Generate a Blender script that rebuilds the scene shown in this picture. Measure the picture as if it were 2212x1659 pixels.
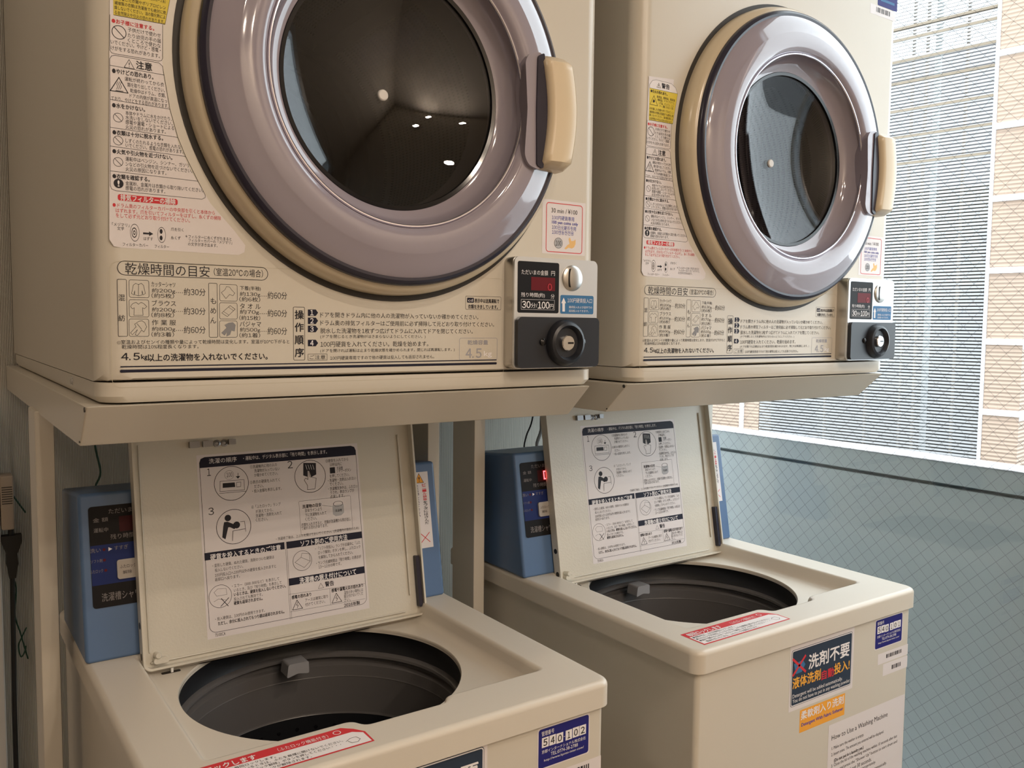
import bpy, bmesh, math, random
from mathutils import Vector, Matrix
from math import sin, cos, pi, radians, sqrt
sc = bpy.context.scene
for o in list(bpy.data.objects): bpy.data.objects.remove(o)
COL = sc.collection
# ------------------------------------------------------------------ camera
cd = bpy.data.cameras.new('camera'); cam = bpy.data.objects.new('camera', cd); COL.objects.link(cam); sc.camera = cam
YAW, PITCH, ROLL, FPX = 0.606157, 0.069524, 0.009978, 1854.53
fw = Vector((sin(YAW)*cos(PITCH), cos(YAW)*cos(PITCH), -sin(PITCH))); rt = Vector((cos(YAW), -sin(YAW), 0)); up = rt.cross(fw)
r2 = rt*cos(ROLL)+up*sin(ROLL); u2 = up*cos(ROLL)-rt*sin(ROLL)
cam.matrix_world = Matrix(((r2.x, u2.x, -fw.x, -0.14717), (r2.y, u2.y, -fw.y, -0.82009), (r2.z, u2.z, -fw.z, 1.343625), (0, 0, 0, 1)))
cd.sensor_fit = 'HORIZONTAL'; cd.sensor_width = 36; cd.lens = FPX*36/2212; cd.clip_start = .01
# ------------------------------------------------------------------ world, exposure
wd = bpy.data.worlds.new('world'); sc.world = wd; wd.use_nodes = True
bg = wd.node_tree.nodes['Background']; bg.inputs[0].default_value = (.86, .94, 1.0, 1); bg.inputs[1].default_value = 3.7
vs = sc.view_settings; vs.view_transform = 'Standard'; vs.look = 'None'; vs.exposure = 0.2; vs.gamma = 1; vs.use_curve_mapping = False
sc.cycles.max_bounces = 10; sc.cycles.transparent_max_bounces = 16; sc.cycles.sample_clamp_indirect = 6
LAMPS = [(-.75, .0, 2.6), (.4, -1.25, 6), (-.05, -1.75, 6.5), (.75, -1.95, 7.5), (.1, -2.3, 6), (.6, -2.4, 6)]
# ------------------------------------------------------------------ sticker artwork, millimetres
LB={'warn': [['P',[-3.5,1570.6,-6.7,1413.8,-3.2,1408.1,2.8,1407.2,105.2,1406.2,110.9,1409.2,111.9,1415.7,101.2,1429.3,80.2,1452.0,62.0,1481.7,52.3,1503.3,44.8,1532.9,40.2,1562.5,39.7,1576.5,40.7,1614.7,41.6,1642.8,43.5,1663.0,-0.9,1659.9],'w'],
['P',[0.6,1649.4,5.3,1655.4,11.7,1657.3,39.0,1656.9,46.7,1652.8,50.3,1645.1,42.7,1606.1,0.6,1605.8],'w'],
['P',[0.7,1645.4,50.6,1645.7,42.7,1606.1,0.5,1605.4],'y'],
['L',[0.7,1645.4,0.6,1649.4,5.3,1655.4,11.7,1657.3,39.0,1656.9,46.7,1652.8,50.6,1645.7,42.7,1606.1],0.3,'k'],
['L',[0.7,1645.4,50.6,1645.7],0.3,'k'],
['L',[0.7,1605.5,42.7,1606.1],0.3,'k'],
['T','警告',21.7,1648.6,14.1,6.4,'k',1],
['L',[16.4,1654.0,19.8,1648.2,13.0,1648.2,16.4,1654.0],0.4,'k'],
['T','!',15.8,1648.7,1.1,3.5,'k'],
['T','●引火の恐れあり。',2.4,1640.3,29.5,3.8,'k',1],
['L',[8.4,1636.8,15.1,1625.2,1.7,1625.2,8.4,1636.8],0.5,'k'],
['P',[8.0,1632.6,10.5,1630.4,9.3,1628.5,6.9,1628.1,6.4,1629.8],'k'],
['T','食用油、動物油、美容油',13.2,1634.9,32.4,3.3,'k'],
['T','機械油、ドライクリーニ',14.9,1631.3,29.9,3.3,'k'],
['T','ング油、ベンジン、シン',16.6,1627.4,27.5,3.3,'k'],
['T','ナー、樹脂（セルロース系）',18.4,1624,25,3.3,'k'],
['T','の付着した衣類やポリプロピレン',1.5,1618.6,42,3.3,'k'],
['T','繊維製の衣類は洗濯後でも絶対に乾',1.6,1614.4,42.1,3.3,'k'],
['T','燥しないでください。油の酸化熱によ',1.3,1610.4,41.6,3.3,'k'],
['T','る自然発火や引火の恐れがあります。',1.4,1606.2,40.8,3.3,'k'],
['L',[-2.4,1605.0,-3.0,1575.4,-1.6,1573.3,1.3,1572.9,36.5,1573.1,39.2,1574.0,40.1,1576.1,40.6,1605.1],0.35,'k'],
['T','●お子様に注意する。',-1,1598.6,34.5,3.9,'r',1],
['C',4.7,1591.6,5.9,0.6,'k'],
['L',[0.6,1595.7,8.8,1587.5],0.6,'k'],
['T','子供だけで使わせ',11.8,1593.6,27.1,3.8,'k'],
['T','たり幼児の手の届',11.7,1588.8,27.1,3.8,'k'],
['T','くところで使わな',11.6,1584.6,27.1,3.8,'k'],
['T','いでください。やけど・感電・',-2.1,1580.7,40.7,3.8,'k'],
['T','けがをする恐れがあります。',-2.2,1575.7,40,3.8,'k'],
['L',[-3.3,1561.7,-3.2,1568.0,-1.7,1570.6,0.9,1571.6,36.9,1571.6,39.9,1569.3,41.0,1562.2,45.6,1532.6,52.0,1508.6,58.5,1492.5,69.2,1471.2,75.3,1459.6,75.2,1457.1,72.3,1455.4,-0.7,1456.2,-4.0,1457.4,-5.0,1460.5,-3.3,1561.7],0.35,'k'],
['L',[12.3,1570.0,16.4,1562.8,8.2,1562.8,12.3,1570.0],0.4,'k'],
['T','!',12,1563.6,0.7,4,'k'],
['T','注意',18,1563.4,13,6.8,'k',1],
['L',[-3.3,1562.5,41.0,1561.8],0.35,'k'],
['L',[-3.5,1533.6,45.6,1532.6],0.35,'k'],
['L',[-4.0,1510.0,52.0,1508.6],0.35,'k'],
['L',[-4.3,1494.0,58.5,1492.5],0.35,'k'],
['L',[-4.8,1472.8,69.2,1471.4],0.35,'k'],
['T','●やけどの恐れあり。',-1.5,1556.3,33.5,4.2,'k',1],
['T','●水をかけない。',-2.1,1527.1,26.7,4.2,'k',1],
['T','●衣類は十分に脱水する。',-2.2,1504.1,41.5,4.2,'k',1],
['T','●火気や引火物を近づけない。',-2.6,1487.9,49.4,4.2,'k',1],
['T','●衣類を確認する。',-3,1466.6,30.3,4.2,'k',1],
['L',[3.8,1553.4,10.9,1541.2,-3.3,1541.2,3.8,1553.4],0.7,'k'],
['L',[1.8,1543.0,2.6,1545.5,1.9,1547.4,2.9,1549.7],0.35,'k'],
['L',[3.3,1543.3,4.1,1545.8,3.4,1547.6,4.4,1549.9],0.35,'k'],
['L',[4.8,1543.5,5.6,1546.0,4.9,1547.8,5.9,1550.2],0.35,'k'],
['L',[1.1,1541.9,7.0,1542.1],0.5,'k'],
['C',2.5,1519.1,4,0.4,'k'],
['L',[-0.3,1521.9,5.3,1516.3],0.4,'k'],
['C',2.1,1499.5,4,0.4,'k'],
['L',[-0.7,1502.3,4.9,1496.7],0.4,'k'],
['C',1.7,1481.1,4,0.4,'k'],
['L',[-1.1,1483.9,4.5,1478.3],0.4,'k'],
['C',1.7,1462.6,4,0,'k'],
['T','!',0.9,1460,1.5,5.2,'w',1],
['T','運転が終わってから衣',8.4,1551.3,32.5,3.7,'k'],
['T','類を取り出してください。',10.5,1546.6,31,3.7,'k'],
['T','乾燥中はドラム、衣類、',12.7,1542,29.6,3.7,'k'],
['T','ドアの内側が高温になっ',12.2,1537.5,31.1,3.7,'k'],
['T','ており、やけどをする恐れがあります。',-2.7,1533.2,47.2,3.7,'k'],
['T','本体やドラムに水をかけたり、',8.5,1522.2,38.5,3.7,'k'],
['T','水洗いをしないでください。',8.4,1518.4,39.3,3.7,'k'],
['T','感電や漏電・ショートによる',8.4,1514.4,40.5,3.8,'k'],
['T','火災の恐れがあります。',8.3,1510.3,33.4,3.7,'k'],
['T','しずくのたれるような衣類を入れな',8.1,1498.4,46.2,3.8,'k'],
['T','いでください。感電の恐れがあります。',8,1494.5,48.6,3.8,'k'],
['T','運転中はベンジン、シンナー、ガソリ',7.7,1482.7,53.5,3.8,'k'],
['T','ンなどの引火物を近づけないでください。',7.7,1478.2,56.4,3.8,'k'],
['T','火災の原因になります。',7.6,1473.9,33.9,3.8,'k'],
['T','金属粉、金属片は衣類から取り除いてください。',7.3,1461.6,66.3,3.8,'k'],
['T','感電の恐れがあります。',7.2,1457.5,33.1,3.8,'k'],
['F',0.8,1448,50.9,1453.5,1.9,'r'],
['T','排気フィルターの掃除',2.9,1448.2,46.1,5.3,'w',1],
['T','●ドラム奥のフィルターカバーの中央部を引くと本体から',-3.5,1441.9,87.3,3.9,'r'],
['T','はずれます。爪を引いてフィルターをはずし、糸くずの掃除',-1,1437.4,90.3,3.9,'r'],
['T','をして必ず元どおり取り付けてください。',-1.1,1433.1,62.4,3.9,'r'],
['T','「メヅマリ」',-4.2,1425.5,13.9,3.2,'k'],
['T','文字',-0.2,1422.3,5.6,3,'k'],
['C',14.1,1421,7.7,0.5,'k',0.5],
['C',13.7,1421,4.5,0.9,'k',0.5],
['C',13.7,1421,2,0.9,'k',0.5],
['P',[21.0,1421.7,26.0,1421.7,26.0,1422.9,29.5,1420.9,26.0,1418.8,26.0,1420.2,21.0,1420.1],'k'],
['C',36.6,1420.5,7,0.5,'k',0.5],
['C',36.2,1423.6,2.1,0,'k',0.6],
['C',36.1,1417.8,2.1,0,'k',0.6],
['T','はずす',21.3,1414.8,7.8,3.1,'k'],
['T','フィルターカバー',4,1408.8,21,3,'k'],
['T','フィルター',30.5,1408.6,12.2,3.1,'k'],
['T','爪を引く',44.6,1424.7,10.9,3.1,'k'],
['T','糸くず',44.5,1417.1,8.4,3.1,'k'],
['T','＊フィルターに糸くずがたまると',57,1419.1,41.9,3.2,'k'],
['T','フィルターカバーの「メヅマリ」',59.8,1415.8,39.5,3.2,'k'],
['T','の文字が浮き出ます。',59.3,1412.3,26.6,3.2,'k']],'guide': [['O',-7.1,1283.9,409.5,1395.4,8,0.25,'o'],
['O',-0.9,1383.2,133.5,1396,6.3,0.55,'k'],
['T','乾燥時間の目安',5.5,1384.2,72.9,10.4,'k'],
['T','（室温20℃の場合）',82.2,1385.9,46.3,7.4,'k'],
['O',-1.3,1329.3,6.6,1379.8,1.2,0.4,'k'],
['T','混',-0.3,1360.7,5.3,5.7,'k'],
['T','紡',-0.7,1342.8,5.3,5.7,'k'],
['O',8.3,1363.9,25.2,1379.6,1.8,0.35,'k'],
['O',8,1346.7,24.8,1362.2,1.8,0.35,'k'],
['O',7.6,1329.3,24.5,1345.1,1.8,0.35,'k'],
['O',87,1362.6,103.8,1378.4,1.8,0.35,'k'],
['O',86.7,1345.6,103.6,1361.2,1.8,0.35,'k'],
['O',86.5,1328.5,103.4,1344.3,1.8,0.35,'k'],
['O',77,1328.5,85.2,1379.1,1.2,0.4,'k'],
['T','も',78.7,1359.7,5.3,5.6,'k'],
['T','め',78.6,1350.6,5.3,5.6,'k'],
['T','ん',78.4,1341.6,5.3,5.6,'k'],
['L',[14.0,1376.5,12.0,1374.8,10.4,1367.4,12.3,1366.2,13.1,1369.9,13.0,1366.3,16.1,1365.5,19.2,1366.4,19.2,1370.1,20.0,1366.4,21.9,1367.7,20.5,1375.1,18.6,1376.7,16.3,1375.4,14.0,1376.5],0.3,'k'],
['L',[16.3,1375.8,16.1,1365.9],0.3,'k'],
['L',[14.0,1359.7,11.0,1358.4,9.4,1355.9,10.9,1353.9,12.4,1354.8,11.9,1348.2,19.6,1348.3,19.4,1354.9,20.9,1354.1,22.9,1356.2,20.6,1358.6,18.3,1359.8,15.9,1358.1,14.0,1359.7],0.3,'k'],
['L',[16.0,1342.9,12.5,1340.4,13.6,1338.0,8.9,1332.6,10.4,1331.0,14.7,1335.5,12.7,1331.0,14.6,1330.2,18.2,1335.1,20.1,1333.5,22.5,1338.0,21.0,1341.7,18.7,1343.4,16.0,1342.9],0.3,'k'],
['L',[14.5,1340.9,18.2,1335.9],0.3,'k'],
['L',[93.6,1376.3,92.2,1373.2,88.8,1370.5,93.0,1365.0,96.5,1369.0,99.5,1367.8,101.3,1370.4,98.3,1373.4,96.6,1375.9,93.6,1376.3],0.3,'k'],
['L',[89.0,1351.5,96.8,1358.6,101.5,1355.2,94.1,1348.1,89.0,1351.5],0.3,'k'],
['L',[90.7,1352.8,95.8,1349.4],0.25,'k'],
['L',[95.1,1357.2,99.8,1353.8],0.25,'k'],
['P',[95.3,1342.4,91.4,1340.2,93.1,1337.6,88.3,1332.8,91.3,1330.2,93.4,1333.3,93.0,1329.3,96.5,1331.1,97.8,1335.0,100.8,1334.2,101.8,1340.3,99.2,1342.9],'g'],
['T','カッターシャツ',27.1,1373.8,20.6,4.8,'k'],
['T','約200g‥‥',27.4,1368.1,26.7,4.6,'k'],
['T','（約5枚）',27,1363.9,19.4,4.4,'k'],
['T','約30分',55,1366.9,19.4,6.8,'k'],
['T','ブラウス',27.2,1357,20.7,5,'k'],
['T','約200g‥‥',27.1,1351,26.8,4.6,'k'],
['T','（約8枚）',26.6,1346.6,19.5,4.4,'k'],
['T','約30分',54.7,1349.3,19.4,6.8,'k'],
['T','作 業 服',26.9,1339.5,20.7,5,'k'],
['T','約800g‥‥',26.8,1333.6,26.8,4.6,'k'],
['T','（約3着）',26.3,1329.1,19.5,4.4,'k'],
['T','約60分',54.4,1332.1,19.5,6.8,'k'],
['T','下着(半袖)',106.2,1372.7,20,4.8,'k'],
['T','約130g‥‥',106.1,1367,25.9,4.9,'k'],
['T','（約6枚）',105.6,1362.5,20,4.6,'k'],
['T','約60分',132.9,1365.6,19.3,7.2,'k'],
['T','タ オ ル',106,1355.6,20,5.3,'k'],
['T','約70g‥‥',105.9,1350.1,25.9,4.9,'k'],
['T','（約15枚）',105.4,1344.8,20,4.6,'k'],
['T','約60分',132.7,1348.4,19.4,7.2,'k'],
['T','パジャマ',105.7,1338.5,20.5,5.3,'k'],
['T','約500g‥‥',105.7,1333.1,25.9,4.9,'k'],
['T','（約1着）',105.2,1328.3,20,4.6,'k'],
['T','約60分',132.5,1331.1,19.4,7.2,'k'],
['T','⊙室温およびセンイの種類や量によって乾燥時間は変化します。室温が10℃下がると',-2.2,1322.5,156.4,3.9,'k'],
['T','乾燥時間は10%程度長くなります。',1.5,1318.3,65.9,3.8,'k'],
['T','4.5',0.9,1308.5,15.3,6.2,'k',1],
['T','kg',17.4,1308,5.1,5.4,'k',1],
['T','以上の洗濯物を入れないでください。',22.8,1307.1,109.4,6.7,'k',1],
['L',[0.4,1302.6,399.0,1302.6],1.1,'n'],
['F',-0.5,1297.4,399.7,1300,1.2,'n'],
['O',158.2,1305.8,170.2,1358.7,1.5,0.45,'k'],
['T','操',160,1346.6,9,8.7,'k',1],
['T','作',159.9,1334.2,9,8.7,'k',1],
['T','順',159.8,1321.7,9,8.7,'k',1],
['T','序',159.8,1309.2,9.1,8.7,'k',1],
['P',[173.4,1356.2,181.7,1356.4,184.1,1353.2,181.6,1349.9,173.4,1349.8],'n'],
['T','1',175.8,1350.6,3.4,5.1,'w',1],
['P',[173.4,1348.2,181.6,1348.3,184.0,1345.1,181.6,1341.8,173.3,1341.8],'n'],
['T','2',175.8,1342.5,3.4,5.1,'w',1],
['P',[173.3,1340.2,181.5,1340.2,184.0,1337.0,181.5,1333.7,173.3,1333.7],'n'],
['T','3',175.7,1334.4,3.4,5.1,'w',1],
['P',[173.2,1326.1,181.5,1326.1,183.9,1322.8,181.4,1319.6,173.2,1319.7],'n'],
['T','4',175.6,1320.3,3.4,5.1,'w',1],
['T','ドアを開きドラム内に他の人の洗濯物が入っていないか確かめてください。',186.5,1348.5,187.6,5.4,'k'],
['T','ドラム奥の排気フィルターはご使用前に必ず掃除して元どおり取り付けてください。',186.5,1340.4,209,5.4,'k'],
['T','脱水した洗濯物を1枚ずつ広げてドラムに入れてドアを閉じてください。',186.4,1332.5,180.4,5.4,'k'],
['T','(ドアを閉じるとき洗濯物がはさまらないようにしてください。)',186.4,1327.1,120.1,4.1,'k'],
['T','100円硬貨を入れてください。乾燥を始めます。',186.3,1318.7,123.6,5.8,'k'],
['T','(ドアを開ければ運転は止まり乾燥状態を確かめられます。閉じれば再運転します。)',186.3,1312.7,157,4.2,'k'],
['T','100円硬貨専用ですので他の硬貨は投入しても返却されません。',196.6,1305.5,120.8,4.1,'k'],
['O',173.1,1305.5,193.6,1312,0.4,0.35,'k'],
['T','ご注意',175,1306.6,16.6,4.2,'k'],
['O',349.2,1302.8,400.3,1327.8,2.5,0.5,'e'],
['T','乾燥容量',360.2,1320.2,27.2,5.2,'e',1],
['T','4.5',357.8,1305.4,20.9,10.4,'e',1],
['T','kg',381.9,1305.4,10.7,7.4,'w',1],
['O',357.1,1359.6,404.8,1374.7,1.2,0.35,'k'],
['F',359.2,1367.2,368.1,1372.7,0.8,'n'],
['T','cd',360.4,1368.4,6.1,3.1,'w'],
['T','表示中は送風運転で',369,1367.3,33.2,4.7,'k',1],
['T','衣類を冷ましています。',360.5,1360.6,39.8,4.7,'k',1]],'price': [['F',462.4,1427.7,527.6,1491.2,0.5,'w'],
['O',467.8,1429.7,523.2,1487.9,4,0.9,'r'],
['T','30 min / ¥100',475.5,1476.3,39.4,5.5,'k'],
['T','100円硬貨専用',476.4,1468,33.7,5.2,'b'],
['T','100 yen coins only',476.5,1462.3,39.5,4.7,'b',1],
['T','100日元硬币专用',476.5,1456.6,36.6,5.2,'b'],
['T','100엔동전전용',476.6,1450.9,33.1,5.2,'b'],
['C',486.6,1440.9,6.3,0,'l'],
['C',486.6,1440.9,6.3,0.35,'k'],
['T','100',482.4,1437.8,8.4,6,'k'],
['P',[495.8,1434.9,500.7,1439.6,503.5,1440.9,502.0,1446.8,504.1,1448.6,506.3,1444.4,510.6,1445.2,512.7,1447.0,512.8,1441.4,510.7,1437.4,507.2,1435.5,502.2,1436.4,498.0,1433.9],'t']],'coin': [['F',413.6,1356.8,472.7,1415.3,2.5,'n2'],
['F',432.5,1382.6,466.8,1397.9,0.3,'d'],
['F',475.1,1356.5,525.7,1378.5,2,'c'],
['T','ただいまの金額',418.8,1400.2,37.5,5.8,'w'],
['T','円',461,1400.3,5.4,5.3,'w'],
['T','残り時間(約)',418.5,1374.1,33.5,5.8,'w'],
['T','分',460.8,1373.7,5.4,5.4,'w'],
['O',418.6,1360.5,466.5,1372.2,0.2,0.3,'w'],
['T','30',420,1362.3,11.7,7.9,'w',1],
['T','分/',432.3,1362.5,9.2,5.8,'w'],
['T','100',442.2,1362,16.7,8,'w',1],
['T','円',459.6,1362,5.4,5.4,'w'],
['P',[478.2,1359.1,478.0,1368.8,476.3,1368.8,479.9,1375.4,483.5,1368.9,481.8,1368.9,482.0,1359.1],'w'],
['T','100円硬貨投入口',485.5,1369.7,37.7,5.5,'w'],
['T','連続投入および途中での',487.8,1363.1,35.6,3,'w'],
['T','追加投入もできます。',487.8,1358.7,30.5,3,'w']],'digit': [['T','0',455.9,1383.1,6.1,8,'d2',1]],'lid': [['F',140.6,22.5,362,253.8,0.5,'w'],
['O',143.6,29.5,359,250.8,9,0.5,'k'],
['P',[143.6,237.3,359.0,237.3,359.0,243.8,357.0,248.8,352.0,250.8,150.6,250.8,145.6,248.8,143.6,243.8],'n'],
['T','洗濯の順序',155.7,241.8,35.5,6.6,'w'],
['T','・運転中は、デジタル表示部に「残り時間」を表示します。',199.7,242.4,116.1,5.6,'w'],
['T','1',152.6,226.5,4.6,9.4,'k'],
['T','2',258.7,226.9,7.1,9.9,'k'],
['T','3',151.2,176.7,6.9,9.3,'k'],
['C',182.6,214.3,22.3,0.7,'k'],
['C',289.4,213.5,22.3,0.7,'k'],
['C',182,158.5,22.4,0.7,'k'],
['C',180.3,225.3,6,0.3,'k'],
['T','100',176.8,222.6,7.7,6,'k'],
['L',[191.8,226.7,191.4,220.7],0.7,'k'],
['P',[188.5,222.8,194.5,222.8,191.3,219.5],'k'],
['L',[167.2,205.1,168.1,218.1,199.0,217.6,198.8,204.3,167.2,205.1],0.5,'k'],
['P',[171.4,215.4,186.8,215.1,187.0,209.1,171.0,209.5],'k'],
['L',[189.2,214.9,194.6,215.0,194.2,209.0,188.8,208.9,189.2,214.9],0.5,'k'],
['L',[166.5,202.8,200.5,202.3],0.5,'k'],
['P',[280.9,232.5,298.7,231.0,298.2,215.2,294.0,213.7,290.6,212.1,288.6,221.1,286.0,221.4,285.4,213.2,279.6,215.6],'k'],
['L',[284.5,201.9,280.5,209.2,282.6,211.6,285.8,209.4,286.6,221.3,288.6,221.1,288.7,212.9,297.8,210.1,294.7,195.9,284.1,195.7,284.5,201.9],0.5,'k'],
['L',[284.0,229.7,285.5,223.3],0.5,'w'],
['L',[287.3,229.5,288.8,223.0],0.5,'w'],
['L',[290.5,229.2,292.1,222.7],0.5,'w'],
['L',[293.9,228.9,295.4,222.4],0.5,'w'],
['C',175.1,170.4,4.1,0,'k'],
['P',[170.0,165.7,174.2,165.8,181.6,161.9,184.9,157.3,182.4,155.2,177.2,158.3,174.9,158.5,170.4,143.7,166.5,146.6,168.5,159.9],'k'],
['C',185.7,160.2,4.4,0,'k'],
['L',[179.1,140.8,180.5,153.1,196.7,154.0],0.6,'k'],
['L',[190.7,163.7,196.1,163.7,197.0,150.4],0.5,'k'],
['T','①洗濯機内に他の人の',208,231.1,36.1,4.6,'k'],
['T','洗濯物が入っていない',213.2,225.4,34.3,4.6,'k'],
['T','か確かめてください。',212.8,219.7,31.8,4.6,'k'],
['T','②表示の硬貨を入れてく',206.7,210.8,39.9,4.6,'k'],
['T','ださい。',211.8,204.9,12.3,4.6,'k'],
['T','・投入金額を表示します。',208.9,199,39.3,4.6,'k'],
['T','③硬貨を入れてから',313,230,33.7,4.9,'k'],
['T','10秒以内に',318.6,224.3,17.9,4.9,'k'],
['T','洗濯槽',328.4,218.3,9,4.9,'k'],
['T','シャワーボタン',328.1,214.7,21.5,4.9,'k'],
['T','を押してください。',317.4,208.6,29,4.9,'k'],
['T','・洗濯物・洗剤は入れない',314.2,202.6,42.2,4.9,'k'],
['T','でください。',316.5,197.3,19.9,4.8,'k'],
['T','・洗濯槽洗浄中は、ふたロッ',314,191.2,43.6,4.9,'k'],
['T','クされ、表示ランプが',316.3,185.8,35.9,4.9,'k'],
['T','点滅します。',315.9,180.3,21.2,4.8,'k'],
['T','④「ふたロック」ランプ',206.3,178.5,39.2,4.6,'k'],
['T','が消えてから、',211.4,172.1,23.5,4.6,'k'],
['T','洗濯物・洗剤を入れて',211.1,166.6,34.9,4.6,'k'],
['T','ください。',210.7,161.1,16,4.6,'k'],
['T','目安ラインより',278.7,165.5,23.8,4.7,'k'],
['T','下に洗濯物を入れて',278.3,159.4,30.5,4.7,'k'],
['T','ください。',277.9,154,16.5,4.7,'k'],
['T','衣類を入れすぎると、衣類が洗濯槽から飛び出し',272.2,146.8,71.3,4.8,'k'],
['T','て破れる恐れがあります。',271.8,142.3,37.8,4.7,'k'],
['T','・洗濯終了後は、上ぶたを開けておいてください。(洗濯槽内の換気のため)',236.1,132.6,118.8,4.7,'k'],
['T','・変形した硬貨、ぬれた硬貨、洗剤のついた硬貨は',152.2,110.3,79.7,4.5,'k'],
['T','投入しないでください。',154.7,104.4,35.8,4.4,'k'],
['T','100円投入口へ100円以外の硬貨を投入されますと',154.3,98.1,79.3,4.5,'k'],
['T','返却口へ戻ります。',154,92.8,31.6,4.4,'k'],
['T','・エラー（888.888など）を表示して',174.8,81.2,61.9,4.5,'k'],
['T','いるとき、及び「残り時間」を表示して',176.8,75.6,62.7,4.5,'k'],
['T','投入されても無効です。',176.1,64.6,37.2,4.4,'k'],
['T','・投入硬貨は、100円のみ使用できます。',151.5,43.7,63.4,4.4,'k'],
['T','・「ソフト剤投入」ランプが点滅中に「ふた',289.2,112.6,66.2,4.8,'k'],
['T','ロック解除」ボタンを押し、ふたロック',292.8,106.7,62.2,4.8,'k'],
['T','を解除してから入れてください。',293,100.5,50.2,4.8,'k'],
['T','・ランプ点滅時間は「残り時間」の表示が',289.1,93.1,66.1,4.8,'k'],
['T','13〜11分の時です。',292,87.7,33,4.7,'k'],
['T','アースは確実に取り',270,46.9,32.3,4.6,'k'],
['T','付けてください。',269.6,41,28.2,4.6,'k'],
['T','湿気の多い場所には',325.9,47.3,28.4,4.8,'k'],
['T','据え付けないでくだ',325.5,42.3,28.4,4.8,'k'],
['T','さい。',325.1,37.3,9.6,4.7,'k'],
['T','洗濯物の目安',275.2,171.1,27.1,5,'k',1],
['T','いるときは、硬貨を投入しないでください。',176.5,70.3,68.3,4.7,'k',1],
['T','硬貨も返却されません。',175.8,59.4,37.2,4.7,'k',1],
['T','ただし、余分に投入されてもつり銭は返却されません。',154.6,37.5,86,4.7,'k',1],
['T','感電の恐れあり',251.9,53.6,27,4.8,'k',1],
['T','感電や漏電火災の恐れあり',308.1,53.2,46.7,5,'k',1],
['T','2016年製',324.5,30.4,23.5,5,'k',1],
['T','75100CA',150.3,24.3,12.6,4,'k'],
['F',318.3,214.6,325.9,223,0.3,'k'],
['O',270.6,135.8,345.9,181.4,1.5,0.3,'k'],
['L',[302.9,172.5,317.6,169.3],0.3,'k'],
['C',326.7,172.1,3.8,0.4,'k',1.9],
['P',[318.3,170.5,334.8,170.6,334.6,159.0,330.2,155.7,321.9,155.4,318.1,158.4],'l'],
['T','洗濯槽',321.8,160.9,9.6,3.8,'k'],
['F',143,120.6,246.9,129.9,0,'n'],
['T','硬貨を投入するときのご注意',150.1,119.8,91.4,7.7,'w',1],
['F',249.6,120.5,358.7,129.8,0,'n'],
['T','ソフト剤のご使用方法',269.1,120.7,67.5,8.1,'w',1],
['F',249.3,71.8,358.9,81.2,0,'n'],
['T','洗濯機の据え付けについて',264.2,71.9,81.7,8,'w',1],
['L',[248.2,129.1,247.9,28.0],0.3,'k'],
['L',[250.1,128.8,249.9,28.3],0.3,'k'],
['C',159.6,73.3,14.4,0.5,'k'],
['L',[151.9,79.3,156.7,83.1,167.1,82.0,167.8,74.3,155.0,74.1,151.9,79.3],0.3,'k'],
['L',[151.1,67.8,157.1,70.3,166.2,67.6],0.3,'k'],
['L',[160.5,70.3,168.6,59.6],0.8,'k'],
['L',[169.8,69.8,159.3,60.6],0.8,'k'],
['C',270,102,13.4,0.5,'k'],
['L',[259.6,101.1,268.4,106.6,280.9,99.8,271.9,92.5,259.6,101.1],0.4,'k'],
['L',[268.4,106.6,270.1,111.9,280.3,109.8,280.9,99.8],0.4,'k'],
['L',[293.4,68.3,297.3,61.5,289.5,61.5,293.4,68.3],0.4,'k'],
['T','警告',299.5,62.3,12.7,6.8,'k',1],
['L',[248.4,60.7,357.7,57.3],0.3,'k'],
['L',[305.6,58.5,305.3,37.3],0.3,'k'],
['L',[248.6,37.6,356.7,36.6],0.3,'k'],
['L',[258.8,51.5,265.8,39.5,251.8,39.5,258.8,51.5],0.7,'k'],
['L',[259.6,48.4,257.4,45.1,260.0,44.7,258.4,41.3],0.6,'k'],
['L',[314.6,51.3,321.8,38.9,307.4,38.9,314.6,51.3],0.7,'k'],
['L',[315.5,48.1,313.3,44.7,315.9,44.3,314.3,40.8],0.6,'k']],'tag102': [['F',392.1,859.4,465.5,906.4,3,'w'],
['F',393.6,860.8,464,904.8,3,'b2'],
['T','管理番号',397.5,896.7,17.1,5.4,'w'],
['T','-',428.2,888.3,1.7,0.5,'w'],
['T','京都インターナショナル株式会社',398.1,876.9,61.7,4,'w'],
['T','TEL:0774-38-2788',410.4,871.9,38,3.9,'w'],
['T','http://www.kyoto-inter.com/',401.2,866.8,56,3.4,'w'],
['F',398,883.6,407.3,894.8,0,'w'],
['T','5',400,885.4,5.3,7.5,'k',1],
['F',408.2,883.5,417.2,894.8,0,'w'],
['T','4',410.2,885.3,5,7.5,'k',1],
['F',418,883,427.4,894.3,0,'w'],
['T','0',420,884.8,5.4,7.5,'k',1],
['F',430.8,883.1,439.9,894.4,0,'w'],
['T','1',433.8,884.9,3.2,7.5,'k',1],
['F',440.8,883.4,449.9,894.8,0,'w'],
['T','0',442.8,885.2,5.1,7.5,'k',1],
['F',450.5,883.4,460,894.7,0,'w'],
['T','2',452.5,885.2,5.5,7.5,'k',1]],'tag101': [['F',392.1,859.4,465.5,906.4,3,'w'],
['F',393.6,860.8,464,904.8,3,'b2'],
['T','管理番号',397.5,896.7,17.1,5.4,'w'],
['T','-',428.2,888.3,1.7,0.5,'w'],
['T','京都インターナショナル株式会社',398.1,876.9,61.7,4,'w'],
['T','TEL:0774-38-2788',410.4,871.9,38,3.9,'w'],
['T','http://www.kyoto-inter.com/',401.2,866.8,56,3.4,'w'],
['F',398,883.6,407.3,894.8,0,'w'],
['T','5',400,885.4,5.3,7.5,'k',1],
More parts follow.
